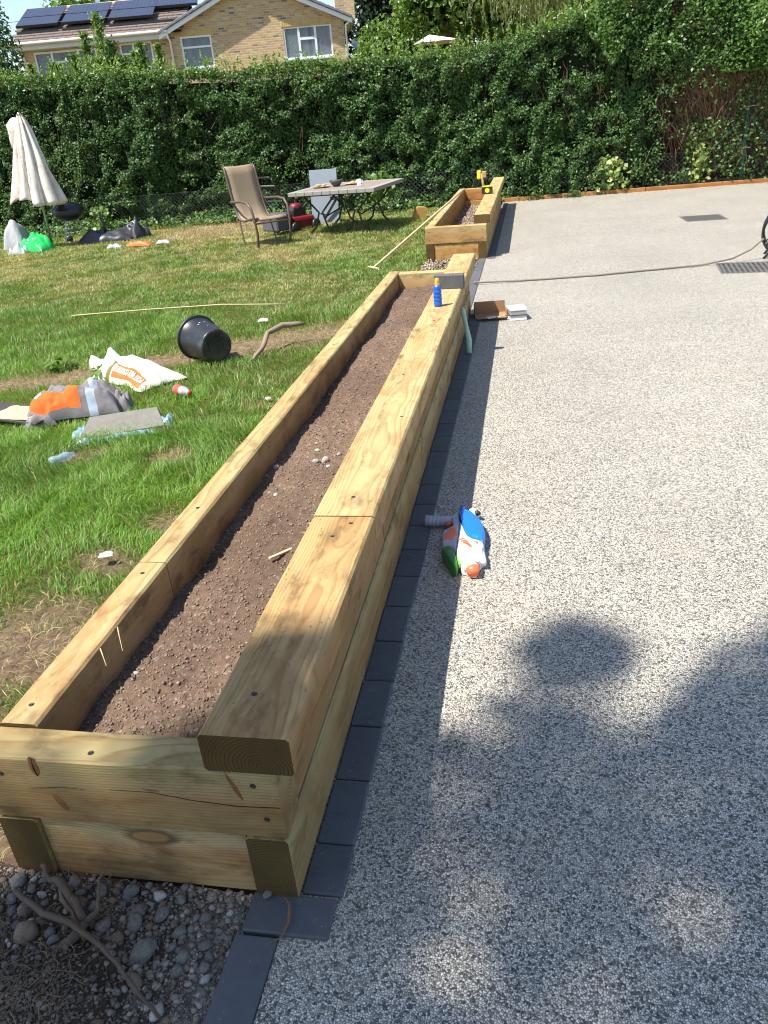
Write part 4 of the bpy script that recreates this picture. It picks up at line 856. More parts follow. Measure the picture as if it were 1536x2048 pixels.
# young fruit tree whose shoots stand above the hedge at left
yt = empty('young_pear_tree', (-8.4, 17.0, 0), label='young tree with upright leafy shoots in front of the house windows', cat='tree'); P = []; mb = MB().tube([(0, 0, 0), (0, 0, 2.2)], [.05, .04], 6)
for bx, hx, h0, wd in ((-.72, -.66, 3.42, .24), (-.35, -.34, 3.80, .22), (.02, .0, 4.12, .26), (.18, .20, 3.6, .32), (.75, .70, 3.35, .2), (.90, .88, 3.5, .22), (1.24, 1.25, 3.45, .17), (-1.25, -1.1, 3.3, .22), (.45, .4, 3.3, .3), (-1.5, -1.75, 3.35, .12), (.1, .0, 3.3, .6)):
    mb.tube([(0, 0, 1.8), (bx*.8, -.1, 2.5), (hx, -.2, h0)], [.02, .015, .004], 5)
    for q in np.linspace(0, 1, int(120+wd*1700)): P.append((bx+(hx-bx)*q+random.gauss(0, wd*.5*(1.05-q)), -.2+random.gauss(0, wd*.5), 2.5+(h0-2.5)*q))
P = np.array(P); link('leaves', leafmesh('leaves', P, np.tile([-.2, -.6, .5], (len(P), 1)), .10, .48, 1, droop=.3), BRIGHT, yt); mb.build('trunk', TWIG, yt)
tree('shrub', (-11.6, 17.6, 0), [(.25, 0, 2.9, .55, .6, .6), (.55, -.1, 3.6, .32, .4, .6), (.2, 0, 4.3, .5, .4, .7), (-.3, 0, 3.4, .7, .6, 1.0)], 5200, .10, HEDGE, 'small leafed shrub at the far left edge in front of the sky', .06, 2, core=False)
tree('green_tree', (-21.0, 41, 0), [(0, 0, 7.0, 2.6, 1.6, 1.7), (2.2, 0, 6.9, 1.6, 1.4, 1.4), (-1.4, 0, 5.4, 1.4, 1.4, 2.2)], 9000, .26, BRIGHT, 'distant tree top peeping over the left end of the roof', .3, 4)
# white garden parasol top beyond the hedge
par = empty('white_parasol', (-1.55, 20.4, 0), label='open white parasol top showing just above the hedge', cat='parasol'); par.location.z = .12; par.location.x = -1.62
mb = MB(); v = [(-.22, 0, 3.24)]+[(.62*math.cos(a*math.pi/4+.3), .6*math.sin(a*math.pi/4+.3), 3.06) for a in range(8)]
mb.add(v, [(0, i+1, (i+1) % 8+1) for i in range(8)]); mb.build('canopy', CANVAS, par); MB().tube([(0, 0, 0), (-.2, 0, 3.22)], .025, 8).build('pole', GREYM, par)
# ------------------------------------------------------------------ garden furniture at the back of the lawn
def ribbon(path, x_w, th=.006):
    """sling surface: path in (x, z), across y"""
    v = []; f = []; n = len(path)
    for i, (x, z) in enumerate(path):
        for j in range(5):
            yy = -x_w/2+x_w*j/4; sg = -.012*(1-(2*j/4-1)**2); v.append((x+sg*.5, yy, z+sg)); 
    for i in range(n-1):
        for j in range(4): f.append((i*5+j, i*5+j+1, (i+1)*5+j+1, (i+1)*5+j))
    return MB().add(v, f)
ch = empty('garden_chair', (-3.50, 11.32, 0), R(-44), label='high backed brown mesh sling garden chair on the lawn', cat='chair')
sp = [(-.80, 1.13), (-.77, 1.17), (-.73, 1.15), (-.70, 1.05), (-.65, .85), (-.58, .62), (-.50, .46), (-.42, .40), (-.30, .385), (-.1, .42), (.04, .44), (.10, .425), (.12, .40)]
o = ribbon(sp, .52).build('sling', SLING, ch, smooth=True); md = o.modifiers.new('s', 'SOLIDIFY'); md.thickness = .008
for s in (-1, 1):
    y = s*.265
    MB().tube([(x, y, z-.004) for x, z in sp], .018, 8).build('side_rail', BROWNM, ch, smooth=True)
    MB().tube([(-.62, y*1.1, .66), (-.5, y*1.18, .665), (-.2, y*1.22, .68), (.0, y*1.22, .66), (.09, y*1.2, .58), (.13, y*1.16, .42), (.14, y*1.1, .2), (.10, y*1.08, .02), (.0, y*1.05, -.0), (-.5, y*1.05, .0), (-.7, y, .01)], .019, 8).build('arm_leg', BROWNM, ch, smooth=True)
MB().tube([(.12, -.30, .36), (.12, .30, .36)], .012, 8).build('stretcher', BROWNM, ch); MB().tube([(-.6, -.28, .01), (-.6, .28, .01)], .012, 8).build('stretcher', BROWNM, ch)
MB().tube([(-.45, -.27, .38), (-.35, -.29, .02)], .012, 6).build('brace', BROWNM, ch); MB().tube([(-.45, .27, .38), (-.35, .29, .02)], .012, 6).build('brace', BROWNM, ch)
# stone topped table
TA = R(-7); tb = empty('stone_table', (-1.86, 11.72, 0), TA, label='square tiled stone garden table on curved dark metal legs', cat='table')
TW, TD, TH = 1.46, 1.75, .70
TTOP = simple('table_stone', (.25, .20, .165), .75, .3, var=.15, scale=7); TRIM = simple('table_trim_stone', (.29, .275, .24), .8, .3, var=.12, scale=10)
MB().box(-TW+.12, -.12, .12, TD-.12, TH-.03, TH).build('top_slab', TTOP, tb)
for k in range(10):
    a = -TW+TW*k/10; MB().box(a+.003, a+TW/10-.003, 0, .118, TH-.055, TH+.004, bev=.004).build('edge_tile', TRIM, tb); MB().box(a+.003, a+TW/10-.003, TD-.118, TD, TH-.055, TH+.004, bev=.004).build('edge_tile', TRIM, tb)
    b = .12+(TD-.24)*k/10; MB().box(-.118, 0, b+.003, b+(TD-.24)/10-.003, TH-.055, TH+.004, bev=.004).build('edge_tile', TRIM, tb); MB().box(-TW, -TW+.118, b+.003, b+(TD-.24)/10-.003, TH-.055, TH+.004, bev=.004).build('edge_tile', TRIM, tb)
MB().box(-TW+.15, -.15, .15, .18, TH-.08, TH-.031).box(-TW+.15, -.15, TD-.18, TD-.15, TH-.08, TH-.031).build('frame', DARKM, tb)
for cx in (-TW+.42, -.42):
    for s in (1, -1):
        for t_ in (0, 1):
            y0 = .30+t_*(TD-.60); MB().tube([(cx+s*.30, y0, TH-.05), (cx+s*.16, y0, TH-.2), (cx+s*.03, y0, .36), (cx+s*.10, y0, .14), (cx+s*.26, y0, .0)], .017, 8).build('leg', DARKM, tb, smooth=True)
for cx in (-TW+.42, -.42): MB().tube([(cx, .3, .34), (cx-.1, TD/2, .25), (cx, TD-.3, .34)], .012, 6).build('stretcher', DARKM, tb)
def at_table(x, y): c, s = math.cos(TA), math.sin(TA); return (-1.86+x*c-y*s, 11.72+x*s+y*c)
bx, by = at_table(-.92, .85)
MB().lathe([(.0001, 0), (.05, .0), (.055, .01), (.10, .06), (.115, .10), (.107, .10), (.09, .06), (.04, .02), (.0001, .018)], 24).build('bowl', simple('dark_bowl', (.06, .06, .05), .4, .5), None, True, (bx, by, TH+.001), label='dark bowl in the middle of the stone table', cat='bowl')
PL = MB().lathe([(.0001, 0), (.09, .002), (.16, .02), (.163, .024), (.155, .024), (.09, .01), (.0001, .008)], 28).mesh('plate'); PL.materials.append(simple('buff_plate', (.46, .38, .28), .4, .5))
FOOD = simple('bread', (.45, .33, .17), .9, .1, var=.3, scale=20)
for (x, y), lb, fl in (((-1.17, .80), 'buff plate with scraps left of the bowl on the stone table', 'left'), ((-.70, 1.08), 'buff plate with bread right of the bowl on the stone table', 'right')):
    p = at_table(x, y); po = link('plate', PL, None, None, (p[0], p[1], TH+.001), smooth=True, label=lb, cat='plate')
    mb = MB()
    for k in range(3): mb.lathe([(.0001, .0), (.035, .01), (.04, .025), (.02, .045), (.0001, .05)], 10, Matrix.Translation((random.uniform(-.07, .07), random.uniform(-.05, .05), .01)))
    mb.build('scraps', FOOD, po, True)
p = at_table(-.42, .55); mg = MB().lathe([(.0001, 0), (.034, 0), (.036, .005), (.036, .11), (.032, .11), (.032, .012), (.0001, .012)], 20).build('glass_mug', glassy('clear_glass', (.85, .87, .88), .45, .05), None, True, (p[0], p[1], TH+.001), label='clear glass mug near the front edge of the stone table', cat='mug')
MB().tube([(.034, 0, .09), (.06, 0, .085), (.066, 0, .055), (.055, 0, .03), (.034, 0, .025)], .006, 6).build('handle', mg.data.materials[0], mg, True)
# lawn mower
MRED = simple('mower_red', (.17, .010, .016), .45, .4, var=.1); mw = empty('lawn_mower', (-3.52, 12.95, 0), R(58), label='red and black lawn mower with folded handle behind the garden chair', cat='lawn mower')
MB().prism([(-.28, -.2), (.2, -.24), (.32, -.14), (.32, .14), (.2, .24), (-.28, .2)], .08, .20, .25, .06).build('deck', MRED, mw)
MB().prism([(-.14, -.12), (.14, -.12), (.18, 0), (.14, .12), (-.14, .12)], .255, .36, .3, .05).build('engine', BLACKP, mw); MB().lathe([(.0001, .10), (.08, .09), (.11, .05), (.115, 0)], 18, Matrix.Translation((.02, 0, .37))).build('engine_cover', MRED, mw, True)
for x in (-.24, .24):
    for s in (-1, 1): MB().lathe([(.0001, -.025), (.04, -.025), (.045, -.02), (.085, -.025), (.095, -.015), (.095, .015), (.085, .025), (.0001, .025)], 18, Matrix.Translation((x, s*.25, .095)) @ Matrix.Rotation(R(90), 4, 'X')).build('wheel', BLACKP, mw, True)
MB().box(-.62, -.30, -.20, .20, .08, .36, bev=.02).build('grass_box', simple('dark_grey_plastic', (.10, .10, .11), .5, .4), mw)
for s in (-1, 1): MB().tube([(-.22, s*.21, .16), (-.42, s*.22, .5), (-.60, s*.22, .86), (-.62, s*.2, .92)], .012, 8).build('handle_bar', BLACKM, mw, True)
MB().tube([(-.62, -.2, .92), (-.64, -.16, .94), (-.64, .16, .94), (-.62, .2, .92)], .013, 8).build('handle', BLACKM, mw, True); MB().tube([(-.54, -.2, .80), (-.54, .2, .80)], .009, 6).build('crossbar', GREYM, mw); MB().tube([(-.43, -.2, .55), (-.43, .2, .55)], .007, 6).build('crossbar', GREYM, mw)
MB().tube([(-.3, .1, .3), (-.45, .2, .55), (-.58, .2, .84)], .004, 5).build('cable', simple('white_cable', (.6, .6, .6), .6), mw)
# grey blue board propped behind
bd = empty('propped_board', (-3.18, 13.75, 0), R(-4), label='pale grey blue board with dark strut propped between mower and table', cat='board')
MB().box(-.26, .26, 0, .03, .0, .93, bev=.004).build('panel', simple('grey_blue_laminate', (.24, .28, .32), .6, .3, var=.12, scale=5), bd, rot=(R(-6), 0, 0))
mb = MB().box(-.02, .02, -.02, 0, -.19, .19, M=Matrix.Translation((.12, -.02, .26)) @ Matrix.Rotation(R(38), 4, 'Y')).box(-.015, .15, -.02, 0, -.015, .015, M=Matrix.Translation((.10, .03, .50))); mb.build('strut', BLACKM, bd)
# closed parasol
um = empty('closed_parasol', (-8.26, 12.9, 0), label='closed cream canvas parasol standing at the left edge of the lawn', cat='parasol')
v = []; f = []; nA, nZ = 96, 26
for i in range(nZ):
    u = i/(nZ-1); z = 2.24-1.42*u
    r0 = .04+.42*u**.75 if u > .06 else .05+.5*u
    for j in range(nA):
        a = 2*math.pi*j/nA; fold = (abs(math.sin(a*4.5+.5*math.sin(u*3+a)))**.5-.6)*(.24+.26*u)+.20*mnoise.noise(Vector((math.cos(a)*2.5, math.sin(a)*2.5, u*2.2)))
        r = r0*(.82+fold); ze = z+(.05*math.sin(a*4.5)+.12*mnoise.noise(Vector((math.cos(a)*2, math.sin(a)*2, 4)))-.10*math.cos(a))*max(0, u-.8)*5
        v.append((r*math.cos(a)*1.0-.04*u, r*math.sin(a)*.8, ze))
for i in range(nZ-1):
    for j in range(nA): f.append((i*nA+j, i*nA+(j+1) % nA, (i+1)*nA+(j+1) % nA, (i+1)*nA+j))
f.append(tuple(range(nA))); cn = MB().add(v, f).build('canopy', CANVAS, um, True); cn.modifiers.new('s', 'SOLIDIFY').thickness = .006
mb = MB().lathe([(.0001, .05), (.05, .03), (.085, -.04), (.11, -.14), (.12, -.26), (.10, -.40), (.04, -.5)], 30, Matrix.Translation((-.15, .0, 2.14)))
mb.v = [tuple(Vector(p)+Vector((1, 1, .6))*.07*mnoise.noise(Vector(p)*9)) for p in mb.v]; mb.build('gathered_cloth', CANVAS, um, True)
MB().tube([(.0, 0, -.05), (.0, 0, 1.4), (0, 0, 2.26)], .024, 10).build('pole', GREYM, um, True); MB().tube([(.0, 0, .78), (.0, 0, 1.0)], .032, 10).build('collar', BLACKP, um, True)
MB().tube([(.05, -.30, .95), (.02, -.33, 1.3), (-.03, -.24, 1.7)], .004, 5).build('tie_cord', ORANGEB, um)
# kettle barbecue
bb = empty('kettle_barbecue', (-8.08, 13.42, 0), R(10), label='black kettle barbecue on thin legs beside the closed parasol', cat='barbecue')
MB().lathe([(.0001, .40), (.10, .405), (.2, .44), (.265, .50), (.29, .565), (.285, .57), (.0001, .565)], 32).build('bowl', BLACKM, bb, True)
MB().lathe([(.297, .565), (.30, .58), (.28, .63), (.22, .69), (.12, .725), (.0001, .735)], 32).build('lid', BLACKM, bb, True)
MB().tube([(-.09, 0, .72), (-.08, 0, .775), (.0, 0, .79), (.08, 0, .775), (.09, 0, .72)], .009, 8).build('lid_handle', BLACKP, bb, True); MB().tube([(-.30, 0, .54), (-.36, 0, .55), (-.36, .08, .55), (-.29, .08, .54)], .008, 6).build('side_handle', GREYM, bb, True)
for a in (-110, 10, 130): MB().tube([(.13*math.cos(R(a)), .13*math.sin(R(a)), .44), (.27*math.cos(R(a)), .27*math.sin(R(a)), .0)], .009, 6).build('leg', GREYM, bb)
MB().lathe([(.0001, 0), (.16, .0), (.18, .012), (.178, .016), (.0001, .006)], 24, Matrix.Translation((0, 0, .22))).build('ash_tray', GREYM, bb, True)
for s in (-1, 1): MB().lathe([(.0001, -.015), (.06, -.015), (.065, 0), (.06, .015), (.0001, .015)], 16, Matrix.Translation((.27*math.cos(R(130))-.02, .27*math.sin(R(130))+s*.03, .06)) @ Matrix.Rotation(R(90), 4, 'X')).build('wheel', BLACKP, bb, True)

# crumpled things: noisy pillows
def pillow(name, L, W, H, seed, mats, classify=None, nx=44, ny=26, sq=.55, nz=.35, parent=None, pinch=None, names=None):
    """a crumpled closed bag; classify(u, v) gives the part index of every face"""
    o = Vector((seed*3.7, seed*1.3, 0)); nm = len(mats); parts = [[] for _ in range(nm)]; V = []
    def hfun(u, v):
        e = max(0, (1-abs(u)**3.2)*(1-abs(v)**2.6))**sq; k = 1+nz*(mnoise.noise(Vector((u*2.1, v*1.7, 0))+o)*1.2+.6*(abs(mnoise.noise(Vector((u*4.5, v*4.2, 3))+o))-.2))+nz*.25*mnoise.noise(Vector((u*11, v*9, 7))+o)
        if pinch: k *= pinch(u, v)
        return H*e*max(.12, k)
    def pt(u, v):
        wob = 1+.12*mnoise.noise(Vector((u*1.5, v*1.5, 9))+o); return (u*L/2*wob, v*W/2*(1+.15*mnoise.noise(Vector((u*2, 5, 1))+o)), hfun(u, v))
    for i in range(nx+1):
        for j in range(ny+1):
            u = math.sin((i/nx-.5)*math.pi); v = math.sin((j/ny-.5)*math.pi); V.append(pt(u, v))
    for i in range(nx):
        for j in range(ny):
            u = math.sin(((i+.5)/nx-.5)*math.pi); v = math.sin(((j+.5)/ny-.5)*math.pi); q = i*(ny+1)+j
            parts[classify(u, v) if classify else 0].append((q, q+ny+1, q+ny+2, q+1))
    b = len(V); V2 = [(x, y, -.01) for x, y, z in V]; out = []
    for k in range(nm):
        used = sorted({i for f in parts[k] for i in f}); mp = {a: i for i, a in enumerate(used)}
        mb = MB().add([V[a] for a in used], [tuple(mp[i] for i in f) for f in parts[k]])
        out.append(mb.build((names or [name]*nm)[k], mats[k], parent, True))
    return out, hfun, pt
# cement bag
cb = empty('cement_bag', (-2.44, 4.27, .005), R(-33), label='half empty white cement bag with orange printed band lying on the grass', cat='bag')
cl = lambda u, v: 1 if (-.22 < u < .86 and -.93 < v < -.46) else (2 if -.40 < u < -.25 and v < -.4 else 0)
(ps, hf, pt) = pillow('bag', .72, .38, .13, 4, [BAGW, ORANGEB, simple('olive_print', (.16, .13, .03), .5, .4)], cl, 60, 40, .75, .2, cb, lambda u, v: 1.05-.25*u, ['sack', 'printed_band', 'printed_stripe'])
# open top flaps at the far left end
mb = MB(); v = []; f = []
for i in range(12):
    for j in range(7):
        u = i/11; w_ = j/6; v.append((-.34-.13*w_+.02*math.sin(u*9+w_*3), -.14+.30*u, .035+.10*math.sin(u*math.pi)*(.5+.5*w_)+.05*w_*math.sin(u*11)))
for i in range(11):
    for j in range(6): f.append((i*7+j, i*7+j+1, (i+1)*7+j+1, (i+1)*7+j))
o = mb.add(v, f).build('open_mouth', BAGW, cb, True); o.modifiers.new('s', 'SOLIDIFY').thickness = .003
def text_mesh(body, size):
    cu = bpy.data.curves.new('lettering', 'FONT'); cu.body = body; cu.size = size; cu.align_x = 'CENTER'; cu.align_y = 'CENTER'; cu.extrude = .0; cu.resolution_u = 3; cu.offset = size*.03
    ob = bpy.data.objects.new('lettering', cu); COL.objects.link(ob); dg = bpy.context.evaluated_depsgraph_get(); me = bpy.data.meshes.new_from_object(ob.evaluated_get(dg)); bpy.data.objects.remove(ob); return me
me = text_mesh('POST MIX CONCRETE', .058); LET = simple('cream_print', (.82, .78, .70), .5, .3, bump=0); me.materials.clear()
for vt in me.vertices:
    x = -vt.co.x*.62+.115; y = -vt.co.y*1.0-.130; u = x/.36; vv = y/.19; vt.co = Vector((x, y, hf(max(-.99, min(.99, u)), max(-.99, min(.99, vv)))+.005))
link('lettering', me, LET, cb)
# jacket
jk = empty('work_jacket', (-2.47, 3.42, .03), R(20), label='rolled grey work jacket with bright orange band and silver stripes', cat='jacket')
def cj(u, v):
    if v < -.38+.75*max(0, -u-.25) and -.90 < u < .22 and v > -.93: return 1
    if -.98 < u < -.72 and v > -.3: return 3
    if .38 < u < .56: return 2
    return 0
pillow('jacket', .60, .27, .16, 8, [GREYCLOTH, HIVIS, REFL, REFL], cj, 60, 34, .5, .5, jk, None, ['grey_cloth', 'orange_band', 'reflective_stripe', 'reflective_stripe'])
(ps2, _, _) = pillow('sleeve', .20, .12, .075, 15, [GREYCLOTH], None, 20, 12, .5, .6, jk, None, ['sleeve']); ps2[0].location = (-.22, -.13, -.02); ps2[0].rotation_euler = (0, 0, .4)
(ps2, _, _) = pillow('cuff', .14, .14, .10, 19, [GREYCLOTH], None, 20, 12, .5, .7, jk, None, ['cuff']); ps2[0].location = (.30, -.01, -.02)
# board with sawdust
sbo = empty('dark_board', (-2.86, 3.33, .05), R(-13), label='dark board heaped with sawdust under the work jacket', cat='board')
MB().box(-.42, .30, -.13, .15, 0, .018, bev=.003).build('panel', simple('dark_ply', (.06, .05, .045), .6, .3, var=.3), sbo, rot=(0, R(2), 0))
(ps2, _, _) = pillow('sawdust', .36, .22, .028, 23, [SAND], None, 30, 20, .6, .9, sbo, None, ['sawdust']); ps2[0].location = (.06, -.01, .018)
# slab in blue film
sb = empty('wrapped_slab', (-1.98, 3.12, .0), R(24), label='long grey concrete block in torn pale blue film on the grass', cat='concrete block')
MB().add([(-.26, -.11, 0), (.25, -.11, 0), (.25, .11, 0), (-.26, .11, 0), (-.26, -.105, .03), (.25, -.105, .035), (.215, .10, .095), (-.20, .10, .095)], [(0, 3, 2, 1), (0, 1, 5, 4), (1, 2, 6, 5), (2, 3, 7, 6), (3, 0, 4, 7), (4, 5, 6, 7)]).build('block', STONE_M, sb)
for (x, s_) in ((-.26, 1), (.25, 2), (-.05, 3)):
    (ps2, _, _) = pillow('film', .11 if s_ < 3 else .5, .14 if s_ < 3 else .05, .05 if s_ < 3 else .03, 30+s_, [BLUEFILM], None, 16, 12, .5, .8, sb, None, ['film']); ps2[0].location = (x, -.0 if s_ < 3 else -.115, 0)
# drink bottle
db = empty('drink_bottle', (-1.86, 3.78, .045), R(-35), label='empty clear plastic drink bottle with red label on the grass', cat='bottle'); Mx = Matrix.Rotation(R(90), 4, 'Y')
MB().lathe([(.0001, -.08), (.030, -.08), (.034, -.07), (.031, -.04), (.034, -.02), (.034, .02), (.028, .05), (.013, .075), (.013, .09)], 16, Mx).build('bottle_body', CLEARP, db, True)
MB().lathe([(.035, -.03), (.0355, .0), (.035, .03)], 16, Matrix.Translation((-.035, 0, 0)) @ Mx).build('label_sleeve', simple('red_label', (.70, .08, .05), .4), db, True); MB().lathe([(.015, .085), (.015, .10), (.0001, .10)], 12, Mx).build('cap', simple('red_cap', (.6, .05, .04), .4), db, True)
db2 = empty('plastic_bottle', (-2.12, 2.62, .03), R(60), label='crushed clear bluish plastic bottle in the near grass', cat='bottle')
MB().lathe([(.0001, -.07), (.026, -.07), (.030, -.05), (.022, -.02), (.030, .02), (.024, .045), (.012, .065), (.012, .08), (.0001, .08)], 14, Mx).build('bottle_body', glassy('blue_clear_plastic', (.45, .6, .7), .4, .12), db2, True)
# black bucket lying on its side: local z = axis from base to rim
bk = empty('black_bucket', (-2.02, 4.72, .0), label='large black plastic bucket lying on its side on bare earth', cat='bucket')
ax = Vector((-.74, .67, .06)).normalized(); MM = Matrix.Translation((.135, -.135, .145)) @ ax.to_track_quat('Z', 'Y').to_matrix().to_4x4()
MB().lathe([(.0001, .004), (.095, .004), (.11, .0), (.128, .002), (.130, .02), (.150, .20), (.162, .31), (.168, .315), (.178, .312), (.182, .325), (.178, .335), (.160, .33), (.156, .31), (.124, .025), (.0001, .02)], 48, MM).build('tub', BLACKP, bk, True)
MB().lathe([(.06, -.001), (.064, -.004), (.068, -.001)], 32, MM).build('base_ring', BLACKP, bk, True)
mb = MB()
for k in range(9):
    a = R(random.uniform(60, 170)); zz = random.uniform(.06, .28); r = .1305+.105*zz; s = random.uniform(.004, .010); mb.lathe([(.0001, .001), (s, .0)], 7, MM @ Matrix.Rotation(a, 4, 'Z') @ Matrix.Translation((r, 0, zz)) @ Matrix.Rotation(R(84), 4, 'Y'))
# cement splashes stay on the tub
mb.build('cement_splash', simple('cement_splash', (.55, .55, .55), .9), bk)
# root and sticks
def branch(name, pts, rad, label, mat_=TWIG, cat='branch', n=7, group=None):
    p = []; r = []
    for i in range(len(pts)-1):
        for k in range(3):
            u = k/3; a, b = Vector(pts[i]), Vector(pts[i+1]); p.append(a.lerp(b, u)+Vector((random.uniform(-1, 1), random.uniform(-1, 1), random.uniform(-.4, .4)))*rad[i]*.35); r.append((rad[i]*(1-u)+rad[i+1]*u)*random.uniform(.88, 1.15))
    p.append(Vector(pts[-1])); r.append(rad[-1]); o0 = p[0].copy(); return MB().tube([q-o0 for q in p], r, n).build(name, mat_, None, True, loc=o0, label=label, cat=cat, group=group)
branch('gnarled_root', [(-1.62, 4.62, .02), (-1.60, 4.80, .06), (-1.60, 5.0, .13), (-1.52, 5.18, .15), (-1.36, 5.28, .13)], [.016, .018, .022, .028, .014], 'gnarled pale root on bare earth right of the black bucket', simple('pale_bark', (.25, .19, .14), .9, .2, var=.4, scale=14))
branch('long_strip', [(-4.25, 6.5, .04), (-3.4, 6.58, .05), (-2.6, 6.6, .06), (-1.9, 6.52, .05)], [.006, .007, .007, .005], 'long thin pale strip of wood lying across the lawn', PALEWOOD, 'wood strip', 5)
BROWNBARK = simple('grey_brown_bark', (.12, .088, .062), .9, .2, var=.4, scale=25)
branch('broken_branch', [(-.675, -.078, .05), (-.563, -.132, .055), (-.478, -.155, .06), (-.421, -.178, .055), (-.342, -.218, .045), (-.285, -.26, .035), (-.208, -.306, .02)], [.0075, .0085, .0075, .006, .005, .0045, .004], 'long broken branch lying diagonally across the rubble', BROWNBARK)
branch('root_stump', [(-.623, -.027, .085), (-.60, -.05, .06), (-.549, -.069, .085), (-.515, -.095, .06), (-.498, -.103, .07), (-.466, -.132, .045)], [.006, .007, .009, .010, .009, .012], 'thick knotted root rising against the bed end board', BROWNBARK, 'root')
branch('root_fork', [(-.462, -.130, .045), (-.47, -.165, .035), (-.496, -.197, .03), (-.526, -.213, .02)], [.011, .013, .009, .005], 'forked root end lying left of the broken branch', BROWNBARK, 'root')
branch('root_shoot', [(-.457, -.135, .045), (-.440, -.11, .055), (-.450, -.08, .075), (-.454, -.06, .09), (-.438, -.035, .11)], [.008, .005, .0035, .003, .0015], 'thin curled root shoot in front of the bed end board', BROWNBARK, 'root')
branch('root_tangle', [(-.57, -.05, .06), (-.535, -.10, .065), (-.50, -.12, .05), (-.475, -.15, .05), (-.45, -.17, .03)], [.004, .006, .005, .006, .003], 'twisted dark root lying over the knotted root', TWIG, 'root')
branch('curved_twig', [(-.03, .012-.02, .024), (-.012, -.03, .030), (-.002, -.07, .020), (-.012, -.105, .016), (-.05, -.125, .008)], [.0025, .003, .0035, .002, .0012], 'thin curved twig across the corner kerb block', simple('red_brown_twig', (.20, .11, .06), .8, .2), 'twig', 6)
# hair roots
mb = MB()
for i in range(170):
    p = Vector((random.uniform(-.75, -.40), random.uniform(-.36, -.0), 0)); p.z = bank_h(p.x, p.y)+.004; pts = [p]; a = random.uniform(0, 6.28)
    for k in range(4): a += random.uniform(-.8, .8); q = pts[-1]+Vector((math.cos(a), math.sin(a), 0))*random.uniform(.008, .022); q.z = bank_h(q.x, q.y)+random.uniform(.002, .016); pts.append(q)
    mb.tube(pts, .0009, 3, False)
mb.build('hair_roots', PALETWIG, kind='stuff', label='fine dry hair roots tangled in the dirt at lower left')
s = link('stone', ROCKS[0], None, None, (-.072, -.005, .022), (.2, .1, 1)); s.scale = (.013, .011, .011); tag(s, 'small grey stone resting on the corner kerb block', 'stone')
# bags, tarpaulin and litter
gb = empty('green_plastic_bag', (-8.42, 12.68, 0), R(-20), label='bright green plastic bag on the grass by the parasol pole', cat='bag'); pillow('bag', .62, .42, .26, 41, [GREENBAG], None, 34, 24, .6, .5, gb, None, ['sack'])
gb = empty('grey_plastic_bag', (-9.05, 13.05, 0), label='upright grey plastic bag behind the green bag at left edge', cat='bag'); pillow('bag', .46, .46, .46, 43, [GREYBAG], None, 30, 26, .7, .22, gb, None, ['sack'])
gb = empty('clear_plastic_sheet', (-8.62, 12.35, 0), label='crumpled clear plastic in front of the green bag', cat='plastic sheet'); pillow('sheet', .32, .22, .11, 47, [glassy('milky_plastic', (.6, .62, .65), .6, .25)], None, 20, 14, .5, 1.2, gb, None, ['sheet'])
tp = empty('parasol_base', (-7.42, 13.45, 0), R(14), label='black covered parasol base with upright socket near the hedge', cat='parasol base')
pillow('t', .98, .6, .17, 51, [TARP], None, 40, 26, .45, .5, tp, None, ['cover']); MB().lathe([(.0001, 0), (.22, 0), (.22, .04), (.05, .07), (.0001, .07)], 20, Matrix.Translation((0, 0, .04))).build('base_disc', BLACKP, tp, True); MB().tube([(0, 0, .05), (-.04, 0, .48)], .028, 12).build('socket', BLACKP, tp, True)
gb = empty('black_bin_liner', (-6.98, 13.75, 0), R(-30), label='crumpled black bin liner with grey strands beside the parasol base', cat='bag'); pillow('bag', .5, .4, .27, 53, [TARP], None, 34, 24, .6, .55, gb, None, ['sack'])
MB().tube([(-.22, -.1, .1), (-.1, -.15, .28), (.05, -.1, .22), (.15, -.12, .3), (.22, 0, .12)], .012, 6).build('strands', GREYM, gb, True)
for loc, L, W, H, m_, sd, lb, nm in (((-6.22, 12.30, .01), .46, .14, .07, ORANGEB, 61, 'crumpled orange brown wrapper on the lawn by the hedge', 'orange_wrapper'), ((-6.66, 12.22, .01), .26, .14, .05, GREYBAG, 63, 'crumpled pale wrapper left of the orange wrapper', 'pale_wrapper'), ((-5.83, 12.42, .01), .26, .09, .05, GREYBAG, 65, 'thin pale wrapper right of the orange wrapper', 'thin_wrapper'),
                                 ((-1.20, 3.66, .01), .045, .03, .012, BAGW, 67, 'small white scrap in the grass beside the near bed', 'white_scrap'), ((-1.27, 1.52, .035), .06, .035, .012, BAGW, 68, 'white paper scrap in the near grass', 'paper_scrap'), ((-1.95, 5.95, .02), .10, .05, .02, BAGW, 69, 'pale stone-like scrap on lawn beyond the bucket', 'pale_scrap')):
    g = empty(nm, loc, random.uniform(-.2, .3), label=lb, cat='litter'); pillow('w', L, W, H, sd, [m_], None, 16, 10, .6, .6, g, None, ['sheet'])
# timber offcut
MB().add([(-.1, -.1, 0), (.12, -.1, 0), (.12, .1, 0), (-.1, .1, 0), (-.03, -.1, .22), (.13, -.1, .20), (.13, .1, .20), (-.03, .1, .22)], [(0, 3, 2, 1), (0, 1, 5, 4), (1, 2, 6, 5), (2, 3, 7, 6), (3, 0, 4, 7), (4, 5, 6, 7)]).build('timber_offcut', simple('orange_timber', (.55, .33, .10), .8, .2, var=.15), loc=(-1.43, 13.5, 0), rot=(0, 0, .4), label='wedge shaped orange timber offcut standing on the grass by the hedge', cat='wood offcut')
